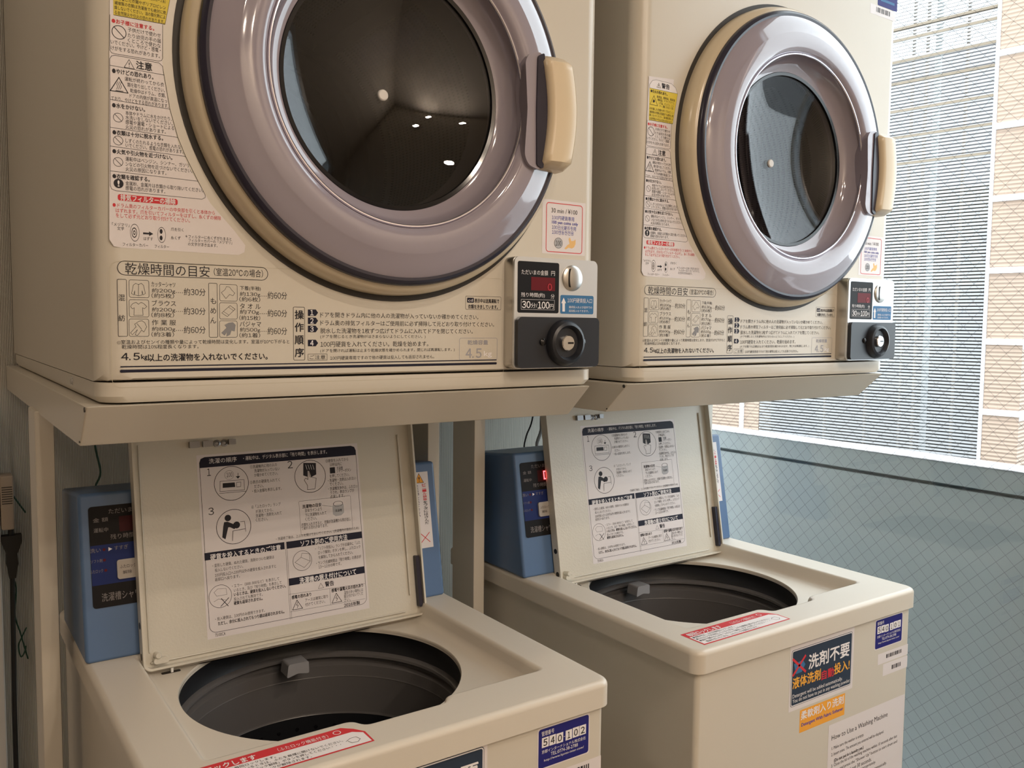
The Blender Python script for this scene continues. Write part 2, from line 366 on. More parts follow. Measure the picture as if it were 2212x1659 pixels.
['F',408.2,883.5,417.2,894.8,0,'w'],
['T','4',410.2,885.3,5,7.5,'k',1],
['F',418,883,427.4,894.3,0,'w'],
['T','0',420,884.8,5.4,7.5,'k',1],
['F',430.8,883.1,439.9,894.4,0,'w'],
['T','1',433.8,884.9,3.2,7.5,'k',1],
['F',440.8,883.4,449.9,894.8,0,'w'],
['T','0',442.8,885.2,5.1,7.5,'k',1],
['F',450.5,883.4,460,894.7,0,'w'],
['T','1',453.5,885.2,3.2,7.5,'k',1]],'sign': [['F',192.6,814.8,339.3,907.2,0.3,'w'],
['F',195.6,820.8,335.3,901.2,4,'n3'],
['F',196.29999999999998,821.5,334.6,900.5,3.5,'w'],
['F',197.6,822.8,333.3,899.2,2.5,'n3'],
['T','洗剤不要',233,866.6,95,21,'w',1],
['T','液体洗剤',199.1,846.2,62.1,15.8,'oy',1],
['T','自動',263.9,844.2,28.3,13.4,'r',1],
['T','投入!',293.1,845.6,36.4,15.7,'oy',1],
['T','Detergent will be added automatically.',199.6,831.3,113.9,7,'w'],
['T','You do not have to put in any washing powder.',200,824.3,132.7,7,'w'],
['P',[200.7,881.6,220.2,883.3,225.8,876.0,218.0,866.9,205.6,866.4],'c'],
['L',[198.3,888.7,226.4,865.7],3.4,'r'],
['L',[225.2,888.3,199.5,865.8],3.4,'r']],'soft': [['F',217.9,778.8,322.1,811.4,0.3,'og'],
['T','柔軟剤入り洗剤',220.3,796.6,98.5,12.4,'w',1],
['T','柔軟剤入り洗剤',220.5,796.7,98.5,11.8,'b'],
['T','Detergent With Fabric Softener',222,785.5,96.5,6.4,'b',1]],'howto': [['F',285.5,571.6,480.2,771.6,0.3,'w'],
['T','How to Use a Washing Machine',293.5,744.9,141.1,9.8,'k'],
['T','1. Make sure the washer is empty.',294.4,731.3,79.2,6.2,'k'],
['T','2. Insert coins. The amount you entered will be displayed.',293.9,721.9,132,6.2,'k'],
['T','(Do not put in a laundry yet.)',301.3,711.5,72.4,6.2,'k',1],
['T','3. Close the lid of the washing machine within 10 seconds after last',294.9,704.7,168.2,6.3,'k'],
['T','coin,and press the "Shower Up" button to start drum and',302.1,696.1,161.7,6.3,'k'],
['T','rinse it for about 30 seconds.',302.6,687.5,93.5,6.2,'k'],
['T','4. Put in your laundry appropriately.',297.4,679.3,110.4,6.2,'k'],
['T','5. Close the lid. Washing will start automatically.',298,669.1,139.4,6.3,'k']],'bar': [['F',402.8,834.8,483.2,851.4,0.2,'w'],
['F',424.5,841,427.53,847,0,'k'],
['F',429.04,841,430.56,847,0,'k'],
['F',432.07,841,433.59,847,0,'k'],
['F',435.1,841,438.13,847,0,'k'],
['F',439.65,841,441.16,847,0,'k'],
['F',442.68,841,444.19,847,0,'k'],
['F',445.71,841,447.22,847,0,'k'],
['F',448.74,841,451.77,847,0,'k'],
['F',453.28,841,456.31,847,0,'k'],
['F',457.83,841,459.34,847,0,'k'],
['F',460.86,841,462.37,847,0,'k'],
['F',463.89,841,465.4,847,0,'k'],
['F',417,814.4,483.2,833,0.2,'w'],
['F',440.4,820.2,443.59,826.8,0,'k'],
['F',445.18,820.2,446.77,826.8,0,'k'],
['F',448.37,820.2,449.96,826.8,0,'k'],
['F',451.55,820.2,454.74,826.8,0,'k'],
['F',456.33,820.2,457.93,826.8,0,'k'],
['F',459.52,820.2,461.11,826.8,0,'k'],
['F',462.71,820.2,464.3,826.8,0,'k']],'panel': [['F',14,62.7,344,182.7,4,'n2'],
['F',14.4,89.6,343,136.5,0,'b3'],
['T','ただいまの',36.1,172.4,34.1,5.7,'g2'],
['T','金 額',18.5,163.7,16.7,5.1,'g2'],
['T','運転中',18.8,151.5,15.9,5.3,'g2'],
['T','残り時間（約）',36.8,141.4,43.7,6.5,'g2'],
['T','洗い',13.7,128.2,11.6,5.3,'g2'],
['T','すすぎ',40.4,128.5,15.3,5.1,'g2'],
['P',[33.9,132.9,38.1,130.4,33.7,128.2],'w'],
['C',29.1,130.7,1.7,0,'d3'],
['T','ソフト剤',13.9,116.1,12.6,4.2,'g2'],
['C',28.9,118.3,1.7,0,'d3'],
['T','ふたロック',12.6,104.1,14.2,4.2,'g2'],
['C',29.7,106.1,1.7,0,'d3'],
['T','洗濯槽シャワー',23.8,69.5,50.1,10,'g2'],
['F',47.2,149.8,93.2,168.2,0.3,'d4']],'pdigit': [[70.8,166.1],
[69.3,152.5]],'button': [[43.0,117.0],
[42.0,94.2]],'slip': [['F',422.7,72.7,474.7,184.7,0.2,'w'],
['L',[459.7,182.7,466.7,168.7,452.7,168.7,459.7,182.7],0.6,'k'],
['P',[459.7,182.7,466.7,168.7,452.7,168.7],'og'],
['T','!',458.7,170.7,2,7,'k'],
['T','ビ',463.7,163.4,6.5,3.7,'r',1],
['T','ニ',463.7,159.1,6.5,3.7,'r',1],
['T','ー',463.7,154.7,6.5,3.7,'r',1],
['T','ル',463.7,150.4,6.5,3.7,'r',1],
['T','袋',463.7,146.1,6.5,3.7,'r',1],
['T','等',463.7,141.8,6.5,3.7,'r',1],
['T','を',463.7,137.5,6.5,3.7,'k',1],
['T','フ',463.7,133.1,6.5,3.7,'k',1],
['T','タ',463.7,128.8,6.5,3.7,'k',1],
['T','に',463.7,124.5,6.5,3.7,'k',1],
['T','は',463.7,120.2,6.5,3.7,'k',1],
['T','さ',463.7,115.9,6.5,3.7,'k',1],
['T','ん',463.7,111.5,6.5,3.7,'k',1],
['T','だ',463.7,107.2,6.5,3.7,'k',1],
['T','ま',450.7,162.7,6.5,3.4,'k',1],
['T','ま',450.7,158.7,6.5,3.4,'k',1],
['T','使',450.7,154.7,6.5,3.4,'k',1],
['T','用',450.7,150.7,6.5,3.4,'k',1],
['T','し',450.7,146.7,6.5,3.4,'k',1],
['T','な',450.7,142.7,6.5,3.4,'k',1],
['T','い',450.7,138.7,6.5,3.4,'k',1],
['T','で',450.7,134.7,6.5,3.4,'k',1],
['T','く',450.7,130.7,6.5,3.4,'k',1],
['T','だ',450.7,126.7,6.5,3.4,'k',1],
['T','さ',450.7,122.7,6.5,3.4,'k',1],
['T','い',450.7,118.7,6.5,3.4,'k',1],
['T','ま',438.7,163.1,5,3.1,'k',1],
['T','た',438.7,159.5,5,3.1,'k',1],
['T','洗',438.7,155.9,5,3.1,'k',1],
['T','濯',438.7,152.3,5,3.1,'k',1],
['T','物',438.7,148.7,5,3.1,'k',1],
['T','の',438.7,145.1,5,3.1,'k',1],
['T','出',438.7,141.5,5,3.1,'k',1],
['T','し',438.7,137.9,5,3.1,'k',1],
['T','入',438.7,134.3,5,3.1,'k',1],
['T','れ',438.7,130.7,5,3.1,'k',1],
['T','は',438.7,127.1,5,3.1,'k',1],
['L',[454.7,94.7,469.7,80.7],1,'r'],
['L',[469.7,94.7,454.7,80.7],1,'r']]}
LB['rim'] = [['P', [31, -89, 204, -87, 204.5, -64, 197, -53, 187, -44.5, 31, -46.5], 'r'], ['P', [33.5, -86.5, 202, -85, 202, -65, 193, -58.5, 33.5, -60.5], 'w'],
['T', '毎回ロックします', 37, -58.8, 62, 9.5, 'w', 1], ['T', '（ふたロック機能付き）', 120, -57, 50, 7, 'w'], ['C', 180, -52, 4, .8, 'w'],
['T', '●運転中は、ふたを毎回ロックします。', 36, -66.5, 78, 4.6, 'k'], ['T', '●ふたロックが点灯しているときは、ふたを無理に開けないでください。', 36, -72.5, 142, 4.6, 'k'], ['T', '●途中で開けるときは「ふたロック解除」ボタンを押してください・・・', 36, -78.5, 138, 4.6, 'k'], ['T', '電源を切ったときも、ふたロックが解除されます。', 42, -84.5, 100, 4.6, 'k'],
['L', [180, -74, 186, -70, 192, -70, 194, -76, 190, -80, 184, -79, 182, -74], .5, 'k']]
LEDS = True
# ------------------------------------------------------------------ materials
MATS = {}
def mat(name, col, rough=.5, metal=0, bump=None, emit=None, coat=0, spec=.5, alpha=None):
    m = bpy.data.materials.new(name); m.use_nodes = True; nt = m.node_tree; b = nt.nodes['Principled BSDF']
    b.inputs['Base Color'].default_value = (*col, 1); b.inputs['Roughness'].default_value = rough; b.inputs['Metallic'].default_value = metal
    b.inputs['Specular IOR Level'].default_value = spec; b.inputs['Coat Weight'].default_value = coat; b.inputs['Coat Roughness'].default_value = .05
    if emit: b.inputs['Emission Color'].default_value = (*emit[:3], 1); b.inputs['Emission Strength'].default_value = emit[3]
    if bump:
        tc = nt.nodes.new('ShaderNodeTexCoord'); n = nt.nodes.new('ShaderNodeTexNoise'); n.inputs['Scale'].default_value = bump[0]; n.inputs['Detail'].default_value = 2
        bp = nt.nodes.new('ShaderNodeBump'); bp.inputs['Strength'].default_value = bump[1]; bp.inputs['Distance'].default_value = bump[2]
        nt.links.new(tc.outputs['Object'], n.inputs['Vector']); nt.links.new(n.outputs['Fac'], bp.inputs['Height']); nt.links.new(bp.outputs['Normal'], b.inputs['Normal'])
    MATS[name] = m; return m
def tex(m): return m.node_tree, m.node_tree.nodes, m.node_tree.links, m.node_tree.nodes['Principled BSDF']
CREAM = mat('cream_enamel', (.62, .575, .495), .3, bump=(60, .04, .002))
CREAMF = mat('cream_plastic', (.645, .595, .515), .32, bump=(90, .03, .001))
LIDM = mat('lid_plastic', (.63, .595, .515), .28, bump=(330, .35, .0008))
STAND = mat('stand_paint', (.62, .57, .485), .25, bump=(80, .03, .001))
RING = mat('door_ring_tan', (.6, .51, .37), .22)
NAVY = mat('navy_rubber', (.02, .018, .035), .25)
DARK = mat('dark_gap', (.03, .025, .02), .6)
SMOKE = mat('smoky_plastic', (.3, .268, .315), .08, coat=1.0)
LILAC = mat('polished_edge', (.78, .76, .85), .12, .9)
WIREM = mat('glass_wire', (.1, .105, .11), .6)
HANDLE = mat('handle_plastic', (.68, .56, .39), .28)
CHROME = mat('chrome', (.8, .8, .8), .12, 1)
ALU = mat('brushed_aluminium', (.72, .74, .76), .32, .75)
STEEL = mat('satin_steel', (.55, .53, .5), .28, 1)
BLACKP = mat('black_plastic', (.012, .014, .02), .35, bump=(700, .1, .0003))
BLACKG = mat('black_gloss', (.008, .008, .01), .12)
BLUE = mat('blue_enamel', (.085, .155, .29), .35, bump=(200, .05, .0005))
GREY = mat('grey_plastic', (.3, .3, .31), .4)
TUB = mat('tub_plastic', (.125, .12, .12), .32)
TUBD = mat('tub_dark', (.012, .013, .016), .4)
WHITEP = mat('white_paint', (.75, .74, .72), .5)
GREENW = mat('green_wire', (.01, .06, .035), .5)
BLACKW = mat('black_rubber', (.015, .014, .013), .5)
GREYW = mat('grey_cable', (.35, .33, .3), .5)
LATCH = mat('latch_steel', (.3, .3, .31), .35, .9)
BUTTON = mat('button_cap', (.42, .38, .34), .4)
BEIGE = mat('beige_plastic', (.4, .33, .26), .5)
# sticker inks
for k, c in dict(k=(.022, .02, .026), w=(.82, .79, .8), r=(.62, .04, .05), y=(.75, .6, .08), n=(.014, .014, .03), n2=(.007, .006, .007), n3=(.03, .045, .075), o=(.5, .45, .33), e=(.38, .38, .42), g=(.25, .25, .26), b=(.06, .07, .35), b2=(.02, .02, .17), b3=(.012, .025, .13), c=(.05, .17, .35), l=(.45, .45, .47), t=(.8, .5, .2), d=(.13, .005, .01), d3=(.1, .004, .008), d4=(.05, .004, .006), og=(.85, .38, .05), oy=(.85, .42, .06), g2=(.26, .24, .24)).items():
    mat('ink_'+k, c, .5, spec=.2)
mat('ink_w0', (.73, .68, .68), .4)
mat('ink_d2', (.4, .015, .03), .4, emit=(1, .03, .05, .04))
LED = mat('led_red', (.5, .02, .03), .4, emit=(1, .07, .08, 6))
# glass: clear pane that lets light straight through and mirrors by Fresnel
def glassmat(name, tint, ior=1.5, rough=0.0):
    m = bpy.data.materials.new(name); m.use_nodes = True; nt = m.node_tree; nt.nodes.clear()
    o = nt.nodes.new('ShaderNodeOutputMaterial'); mx = nt.nodes.new('ShaderNodeMixShader'); t = nt.nodes.new('ShaderNodeBsdfTransparent'); g = nt.nodes.new('ShaderNodeBsdfGlossy')
    # Schlick reflectance from the angle of view, the same on both faces of the pane
    ge = nt.nodes.new('ShaderNodeNewGeometry'); dt = nt.nodes.new('ShaderNodeVectorMath'); dt.operation = 'DOT_PRODUCT'; nt.links.new(ge.outputs['Normal'], dt.inputs[0]); nt.links.new(ge.outputs['Incoming'], dt.inputs[1])
    prev = dt.outputs['Value']; F0 = ((ior-1)/(ior+1))**2
    for op, a in (('ABSOLUTE', None), ('SUBTRACT', 1), ('POWER', 5), ('MULTIPLY', 1-F0), ('ADD', F0)):
        mn = nt.nodes.new('ShaderNodeMath'); mn.operation = op
        if op == 'SUBTRACT': mn.inputs[0].default_value = 1; nt.links.new(prev, mn.inputs[1])
        else:
            nt.links.new(prev, mn.inputs[0])
            if a is not None: mn.inputs[1].default_value = a
        prev = mn.outputs[0]
    t.inputs[0].default_value = (*tint, 1); g.inputs['Roughness'].default_value = rough
    nt.links.new(prev, mx.inputs[0]); nt.links.new(t.outputs[0], mx.inputs[1]); nt.links.new(g.outputs[0], mx.inputs[2]); nt.links.new(mx.outputs[0], o.inputs[0])
    return m
PANE = glassmat('wired_glass', (.97, .985, .98), 1.45)
DGLASS = glassmat('door_glass', (.68, .68, .7), 1.6)
# wallpaper: fine vertical ribs
WALLP = mat('ribbed_wallpaper', (.6, .57, .5), .75)
nt, N, L, b = tex(WALLP); tc = N.new('ShaderNodeTexCoord'); wv = N.new('ShaderNodeTexWave'); wv.bands_direction = 'X'; wv.inputs['Scale'].default_value = 130; wv.inputs['Distortion'].default_value = 1.2; wv.inputs['Detail'].default_value = 2
mp = N.new('ShaderNodeMapping'); mp.inputs['Scale'].default_value = (1, 1, .03); cr = N.new('ShaderNodeValToRGB'); cr.color_ramp.elements[0].color = (.4, .38, .34, 1); cr.color_ramp.elements[1].color = (.66, .63, .56, 1); cr.color_ramp.elements[1].position = .7
bp = N.new('ShaderNodeBump'); bp.inputs['Distance'].default_value = .0008
L.new(tc.outputs['Object'], mp.inputs[0]); L.new(mp.outputs[0], wv.inputs['Vector']); L.new(wv.outputs['Fac'], cr.inputs[0]); L.new(cr.outputs[0], b.inputs['Base Color']); L.new(wv.outputs['Fac'], bp.inputs['Height']); L.new(bp.outputs[0], b.inputs['Normal'])
PLASTER = mat('wall_plaster', (.62, .57, .5), .8, bump=(40, .2, .003))
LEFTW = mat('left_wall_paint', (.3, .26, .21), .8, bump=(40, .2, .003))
CEIL = mat('ceiling_board', (.65, .61, .55), .9, bump=(25, .2, .002))
FLOORM = mat('floor_vinyl', (.4, .35, .29), .45, bump=(12, .1, .002))
# perforated drum metal
DRUM = mat('drum_steel', (.1, .09, .088), .35, .6)
nt, N, L, b = tex(DRUM); tc = N.new('ShaderNodeTexCoord'); mp = N.new('ShaderNodeMapping'); mp.inputs['Scale'].default_value = (32, 3.0, 1)
vo = N.new('ShaderNodeTexVoronoi'); vo.inputs['Randomness'].default_value = 0; vo.inputs['Scale'].default_value = 10; cr = N.new('ShaderNodeValToRGB'); cr.color_ramp.elements[0].position = .2; cr.color_ramp.elements[0].color = (.01, .01, .01, 1); cr.color_ramp.elements[1].position = .28; cr.color_ramp.elements[1].color = (.2, .18, .17, 1)
L.new(tc.outputs['UV'], mp.inputs[0]); L.new(mp.outputs[0], vo.inputs['Vector']); L.new(vo.outputs['Distance'], cr.inputs[0]); L.new(cr.outputs[0], b.inputs['Base Color'])
# outside
STONE = mat('coping_stone', (.72, .71, .74), .7)
nt, N, L, b = tex(STONE); n = N.new('ShaderNodeTexNoise'); n.inputs['Scale'].default_value = 90; cr = N.new('ShaderNodeValToRGB'); cr.color_ramp.elements[0].color = (.5, .49, .53, 1); cr.color_ramp.elements[0].position = .35; cr.color_ramp.elements[1].color = (.8, .79, .82, 1); cr.color_ramp.elements[1].position = .65
tc = N.new('ShaderNodeTexCoord'); L.new(tc.outputs['Object'], n.inputs['Vector']); L.new(n.outputs['Fac'], cr.inputs[0]); L.new(cr.outputs[0], b.inputs['Base Color'])
PARAP = mat('parapet_paint', (.33, .37, .385), .6, bump=(30, .1, .002))
SLAT = mat('louvre_grey', (.37, .36, .36), .5)
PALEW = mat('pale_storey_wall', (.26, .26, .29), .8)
FRAMEW = mat('white_frame', (.85, .85, .88), .5)
CONC = mat('ledge_grey', (.5, .5, .54), .7)
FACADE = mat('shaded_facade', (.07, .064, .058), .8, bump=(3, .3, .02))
RUST = mat('rusty_pipe', (.22, .17, .12), .6)
PALEP = mat('pale_pipe', (.52, .58, .6), .5)
GROUND = mat('asphalt', (.25, .25, .25), .9, bump=(8, .3, .02))
TILE = mat('peach_rib_tile', (.8, .6, .42), .6)
nt, N, L, b = tex(TILE); tc = N.new('ShaderNodeTexCoord'); wv = N.new('ShaderNodeTexWave'); wv.bands_direction = 'Z'; wv.inputs['Scale'].default_value = 7.5; n = N.new('ShaderNodeTexNoise'); n.inputs['Scale'].default_value = 6
cr = N.new('ShaderNodeValToRGB'); cr.color_ramp.elements[0].color = (.37, .265, .2, 1); cr.color_ramp.elements[0].position = .1; cr.color_ramp.elements[1].color = (.46, .335, .255, 1); cr.color_ramp.elements[1].position = .4
L.new(tc.outputs['Object'], wv.inputs['Vector']); L.new(wv.outputs['Fac'], cr.inputs[0]); L.new(cr.outputs[0], b.inputs['Base Color'])
bp = N.new('ShaderNodeBump'); bp.inputs['Distance'].default_value = .01; L.new(wv.outputs['Fac'], bp.inputs['Height']); L.new(bp.outputs[0], b.inputs['Normal'])

# ------------------------------------------------------------------ mesh helpers
class MB:
    def __init__(s): s.bm = bmesh.new(); s.mats = []; s.uv = None
    def mi(s, m):
        if m not in s.mats: s.mats.append(m)
        return s.mats.index(m)
    def face(s, vs, m):
        try: f = s.bm.faces.new(vs)
        except ValueError: return None
        f.material_index = s.mi(m); return f
    def box(s, x0, x1, y0, y1, z0, z1, m, bev=0, seg=3):
        b = bmesh.new(); bmesh.ops.create_cube(b, size=1)
        for v in b.verts: v.co = Vector(((x0+x1)/2+v.co.x*(x1-x0), (y0+y1)/2+v.co.y*(y1-y0), (z0+z1)/2+v.co.z*(z1-z0)))
        if bev: bmesh.ops.bevel(b, geom=b.edges[:], offset=bev, segments=seg, affect='EDGES', profile=.5, clamp_overlap=True)
        return s.merge(b, m)
    def merge(s, b, m, M=None):
        mp = {}; i = s.mi(m)
        for v in b.verts: mp[v] = s.bm.verts.new(M @ v.co if M else v.co)
        for f in b.faces:
            nf = s.bm.faces.new([mp[v] for v in f.verts]); nf.material_index = i
        r = list(mp.values()); b.free(); return r
    def prism(s, pts, f, d0, d1, m):   # polygon extruded between d0 and d1, f(a, b, d) -> point
        A = [s.bm.verts.new(f(a, b, d0)) for a, b in pts]; B = [s.bm.verts.new(f(a, b, d1)) for a, b in pts]; n = len(pts)
        s.face(A, m); s.face(B[::-1], m)
        for i in range(n): s.face([A[i], A[(i+1) % n], B[(i+1) % n], B[i]], m)
        return A+B
    def lathe(s, prof, f, m, n=96, closed=False):   # prof [(r, d)], f(a, b, d) -> point
        rows = []
        for r, d in prof:
            if r < 1e-6: rows.append([s.bm.verts.new(f(0, 0, d))])
            else: rows.append([s.bm.verts.new(f(r*cos(2*pi*k/n), r*sin(2*pi*k/n), d)) for k in range(n)])
        pr = list(zip(rows, rows[1:]))+([(rows[-1], rows[0])] if closed else [])
        for A, B in pr:
            for k in range(n):
                j = (k+1) % n
                if len(A) == 1 and len(B) == 1: continue
                if len(A) == 1: s.face([A[0], B[j], B[k]], m)
                elif len(B) == 1: s.face([A[k], A[j], B[0]], m)
                else: s.face([A[k], A[j], B[j], B[k]], m)
        return rows
    def tube(s, pts, r, m, n=8):
        pts = [Vector(p) for p in pts]; rows = []; prev = None
        for i, p in enumerate(pts):
            t = (pts[min(i+1, len(pts)-1)]-pts[max(i-1, 0)]).normalized()
            a = prev if prev is not None else (Vector((0, 0, 1)) if abs(t.z) < .9 else Vector((1, 0, 0)))
            u = (a-t*a.dot(t)).normalized(); prev = u; w = t.cross(u)
            rows.append([s.bm.verts.new(p+u*r*cos(2*pi*k/n)+w*r*sin(2*pi*k/n)) for k in range(n)])
        for A, B in zip(rows, rows[1:]):
            for k in range(n): s.face([A[k], A[(k+1) % n], B[(k+1) % n], B[k]], m)
        s.face(rows[0][::-1], m); s.face(rows[-1], m)
    def loop(s, pts):
        vs = [s.bm.verts.new(p) for p in pts]; return vs, [s.bm.edges.new((vs[i], vs[(i+1) % len(vs)])) for i in range(len(vs))]
    def fillholes(s, loops, m):   # loops of verts; planar triangulated fill
        es = []
        for vs in loops:
            for i in range(len(vs)):
                e = s.bm.edges.get((vs[i], vs[(i+1) % len(vs)])) or s.bm.edges.new((vs[i], vs[(i+1) % len(vs)])); es.append(e)
        g = bmesh.ops.triangle_fill(s.bm, edges=es, use_beauty=True, use_dissolve=False); i = s.mi(m)
        for f in g['geom']:
            if isinstance(f, bmesh.types.BMFace): f.material_index = i
    def bridge(s, A, B, m):
        n = len(A)
        for k in range(n): s.face([A[k], A[(k+1) % n], B[(k+1) % n], B[k]], m)
    def build(s, name, parent=None, base=None, ang=35, normals=True, smooth=True, wn=True):
        if normals: bmesh.ops.recalc_face_normals(s.bm, faces=s.bm.faces[:])
        if base is not None:
            for v in s.bm.verts: v.co -= Vector(base)
        me = bpy.data.meshes.new(name); s.bm.to_mesh(me); s.bm.free()
        for m in s.mats: me.materials.append(m)
        if smooth:
            me.polygons.foreach_set('use_smooth', [True]*len(me.polygons)); me.set_sharp_from_angle(angle=radians(ang))
        o = bpy.data.objects.new(name, me); COL.objects.link(o)
        if smooth and wn: md = o.modifiers.new('weighted_normals', 'WEIGHTED_NORMAL'); md.keep_sharp = True
        if parent: o.parent = parent
        return o
def tag(o, label=None, cat=None, group=None, kind=None):
    for k, v in (('label', label), ('category', cat), ('group', group), ('kind', kind)):
        if v: o[k] = v
    return o
def thing(name, base, label, cat, group=None):
    o = bpy.data.objects.new(name, None); o.empty_display_size = .1; o.location = base; COL.objects.link(o); return tag(o, label, cat, group)
def copy_tree(o, parent=None):
    c = o.copy(); COL.objects.link(c)
    if parent: c.parent = parent
    for ch in o.children: copy_tree(ch, c)
    return c
def rrect(x0, x1, y0, y1, r, n=6):
    r = min(r, (x1-x0)/2-1e-6, (y1-y0)/2-1e-6); P = []
    if r <= 1e-7: return [(x0, y0), (x1, y0), (x1, y1), (x0, y1)]
    for cx, cy, a in ((x1-r, y0+r, -90), (x1-r, y1-r, 0), (x0+r, y1-r, 90), (x0+r, y0+r, 180)):
        for k in range(n+1): t = radians(a+90*k/n); P.append((cx+r*cos(t), cy+r*sin(t)))
    return P
def rpoly(pts, r, n=4):   # round the corners of a polygon
    out = []; N = len(pts)
    for i in range(N):
        p0, p1, p2 = (Vector(pts[(i+k) % N]) for k in (-1, 0, 1))
        a = (p0-p1); b = (p2-p1); q = min(r, a.length*.45, b.length*.45); A = p1+a.normalized()*q; B = p1+b.normalized()*q
        for k in range(n+1):
            t = k/n; out.append(tuple((1-t)**2*A+2*t*(1-t)*p1+t*t*B))
    return out
XZ = lambda y: (lambda a, b, d=0: Vector((a, y-d, b)))
# ------------------------------------------------------------------ printed stickers
TXT = {}
def fwd(s):   # lining digits in Japanese strings and bare numbers
    if all(ord(ch) < 0x3000 for ch in s) and any(ch.isalpha() for ch in s) or '/' in s and ord(s[0]) < 128: return s
    return ''.join(chr(0xff10+ord(ch)-48) if ch in '0123456789' else ch for ch in s)
def prep_text():
    for es in LB.values():
        for e in es:
            if e and e[0] == 'T':
                key = fwd(e[1])
                if key in TXT: continue
                cu = bpy.data.curves.new('txt', 'FONT'); cu.body = key; cu.size = 1; cu.resolution_u = 2; cu.fill_mode = 'FRONT'
                dig = [0xff10 <= ord(ch) <= 0xff19 for ch in key]+[False]
                for i in range(len(key)):   # full width digits set close together
                    if dig[i] or dig[i+1]: cu.body_format[i].kerning = -16 if dig[i] and dig[i+1] else -8
                o = bpy.data.objects.new('txt', cu); COL.objects.link(o); TXT[key] = o
    dg = bpy.context.evaluated_depsgraph_get()
    for k, o in list(TXT.items()):
        ev = o.evaluated_get(dg); me = ev.to_mesh(); V = [(v.co.x, v.co.y) for v in me.vertices]; F = [tuple(p.vertices) for p in me.polygons]; ev.to_mesh_clear()
        xs = [v[0] for v in V] or [0]; ys = [v[1] for v in V] or [0]
        TXT[k] = (V, F, min(xs), max(xs), min(ys), max(ys)); cu = o.data; bpy.data.objects.remove(o); bpy.data.curves.remove(cu)
def stroke(pts, w):
    out = []
    for (a, b) in zip(pts, pts[1:]):
        d = Vector(b)-Vector(a)
        if d.length < 1e-6: continue
        u = d.normalized(); n = Vector((-u.y, u.x))*w/2; e = u*w*.35; A = Vector(a)-e; B = Vector(b)+e
        out.append([tuple(A-n), tuple(B-n), tuple(B+n), tuple(A+n)])
    return out
def sticker(name, key, P, parent, base, entries=None, plain=True):
    """P(a_mm, b_mm, lift_m) -> world point; one mesh with paper and ink"""
    mb = MB(); fills = []; STEP = .00012
    def level(x, y): return 1+max([l for (a0, b0, a1, b1, l) in fills if a0-.01 <= x <= a1+.01 and b0-.01 <= y <= b1+.01] or [-1])
    def poly(pts, m, lev): mb.face([mb.bm.verts.new(P(a, b, .00015+STEP*lev)) for a, b in pts], m)
    def ink(k, lev): return MATS['ink_w0'] if (k == 'w' and lev == 0) else MATS['ink_'+k]
    for e in (entries or LB[key]):
        t = e[0]
        if t in 'FP':
            pts = rrect(e[1], e[3], e[2], e[4], e[5]) if t == 'F' else list(zip(e[1][0::2], e[1][1::2])); k = e[6] if t == 'F' else e[2]
            xs = [p[0] for p in pts]; ys = [p[1] for p in pts]; lev = level(sum(xs)/len(xs), sum(ys)/len(ys))
            poly(pts, ink(k, lev), lev); fills.append((min(xs), min(ys), max(xs), max(ys), lev))
        elif t == 'O':
            _, x0, y0, x1, y1, r, w, k = e; A = rrect(x0, x1, y0, y1, r); B = rrect(x0+w, x1-w, y0+w, y1-w, max(0, r-w) if r > w else 0)
            if len(A) != len(B): A = rrect(x0, x1, y0, y1, max(r, w*1.2)); B = rrect(x0+w, x1-w, y0+w, y1-w, max(.02, r-w))
            lev = level((x0+x1)/2, y0+w/2); VA = [mb.bm.verts.new(P(a, b, .00015+STEP*lev)) for a, b in A]; VB = [mb.bm.verts.new(P(a, b, .00015+STEP*lev)) for a, b in B]; mb.bridge(VA, VB, ink(k, 1))
        elif t == 'L':
            pts = list(zip(e[1][0::2], e[1][1::2])); lev = level(*pts[len(pts)//2])
            for q in stroke(pts, e[2]): poly(q, ink(e[3], 1), lev+.3)
        elif t == 'C':
            _, x, y, r, w, k = e[:6]; asp = e[6] if len(e) > 6 else 1; n = 40; lev = level(x, y)
            ring = lambda rr: [(x+rr*asp*cos(2*pi*i/n), y+rr*sin(2*pi*i/n)) for i in range(n)]
            if w == 0: poly(ring(r), ink(k, 1), lev); fills.append((x-r*asp, y-r, x+r*asp, y+r, lev))
            else: mb.bridge([mb.bm.verts.new(P(a, b, .00015+STEP*lev)) for a, b in ring(r)], [mb.bm.verts.new(P(a, b, .00015+STEP*lev)) for a, b in ring(r-w)], ink(k, 1))
        else:
            s, x, y, w, h, k = e[1:7]; V, F, a0, a1, b0, b1 = TXT[fwd(s)]
            lev = level(x+w/2, y+h/2)+.4; sx = w/max(1e-6, a1-a0); sy = h/max(1e-6, b1-b0)
            bo = h*.022 if len(e) > 7 and e[7] else 0
            for i, (dx, dy) in enumerate(((-bo, -bo), (bo, -bo), (0, bo)) if bo else ((0, 0),)):
                vs = [mb.bm.verts.new(P(x+(p[0]-a0)*sx+dx, y+(p[1]-b0)*sy+dy, .00015+STEP*(lev+.15*i))) for p in V]
                for f in F: mb.face([vs[i] for i in f], ink(k, 1))
    return mb.build(name, parent, base, normals=False, smooth=False)
LB['button'] = [['T', 'ふたロック', 0, 0, 1, 4, 'k'], ['T', '解除', 0, 0, 1, 4, 'k']]
prep_text()
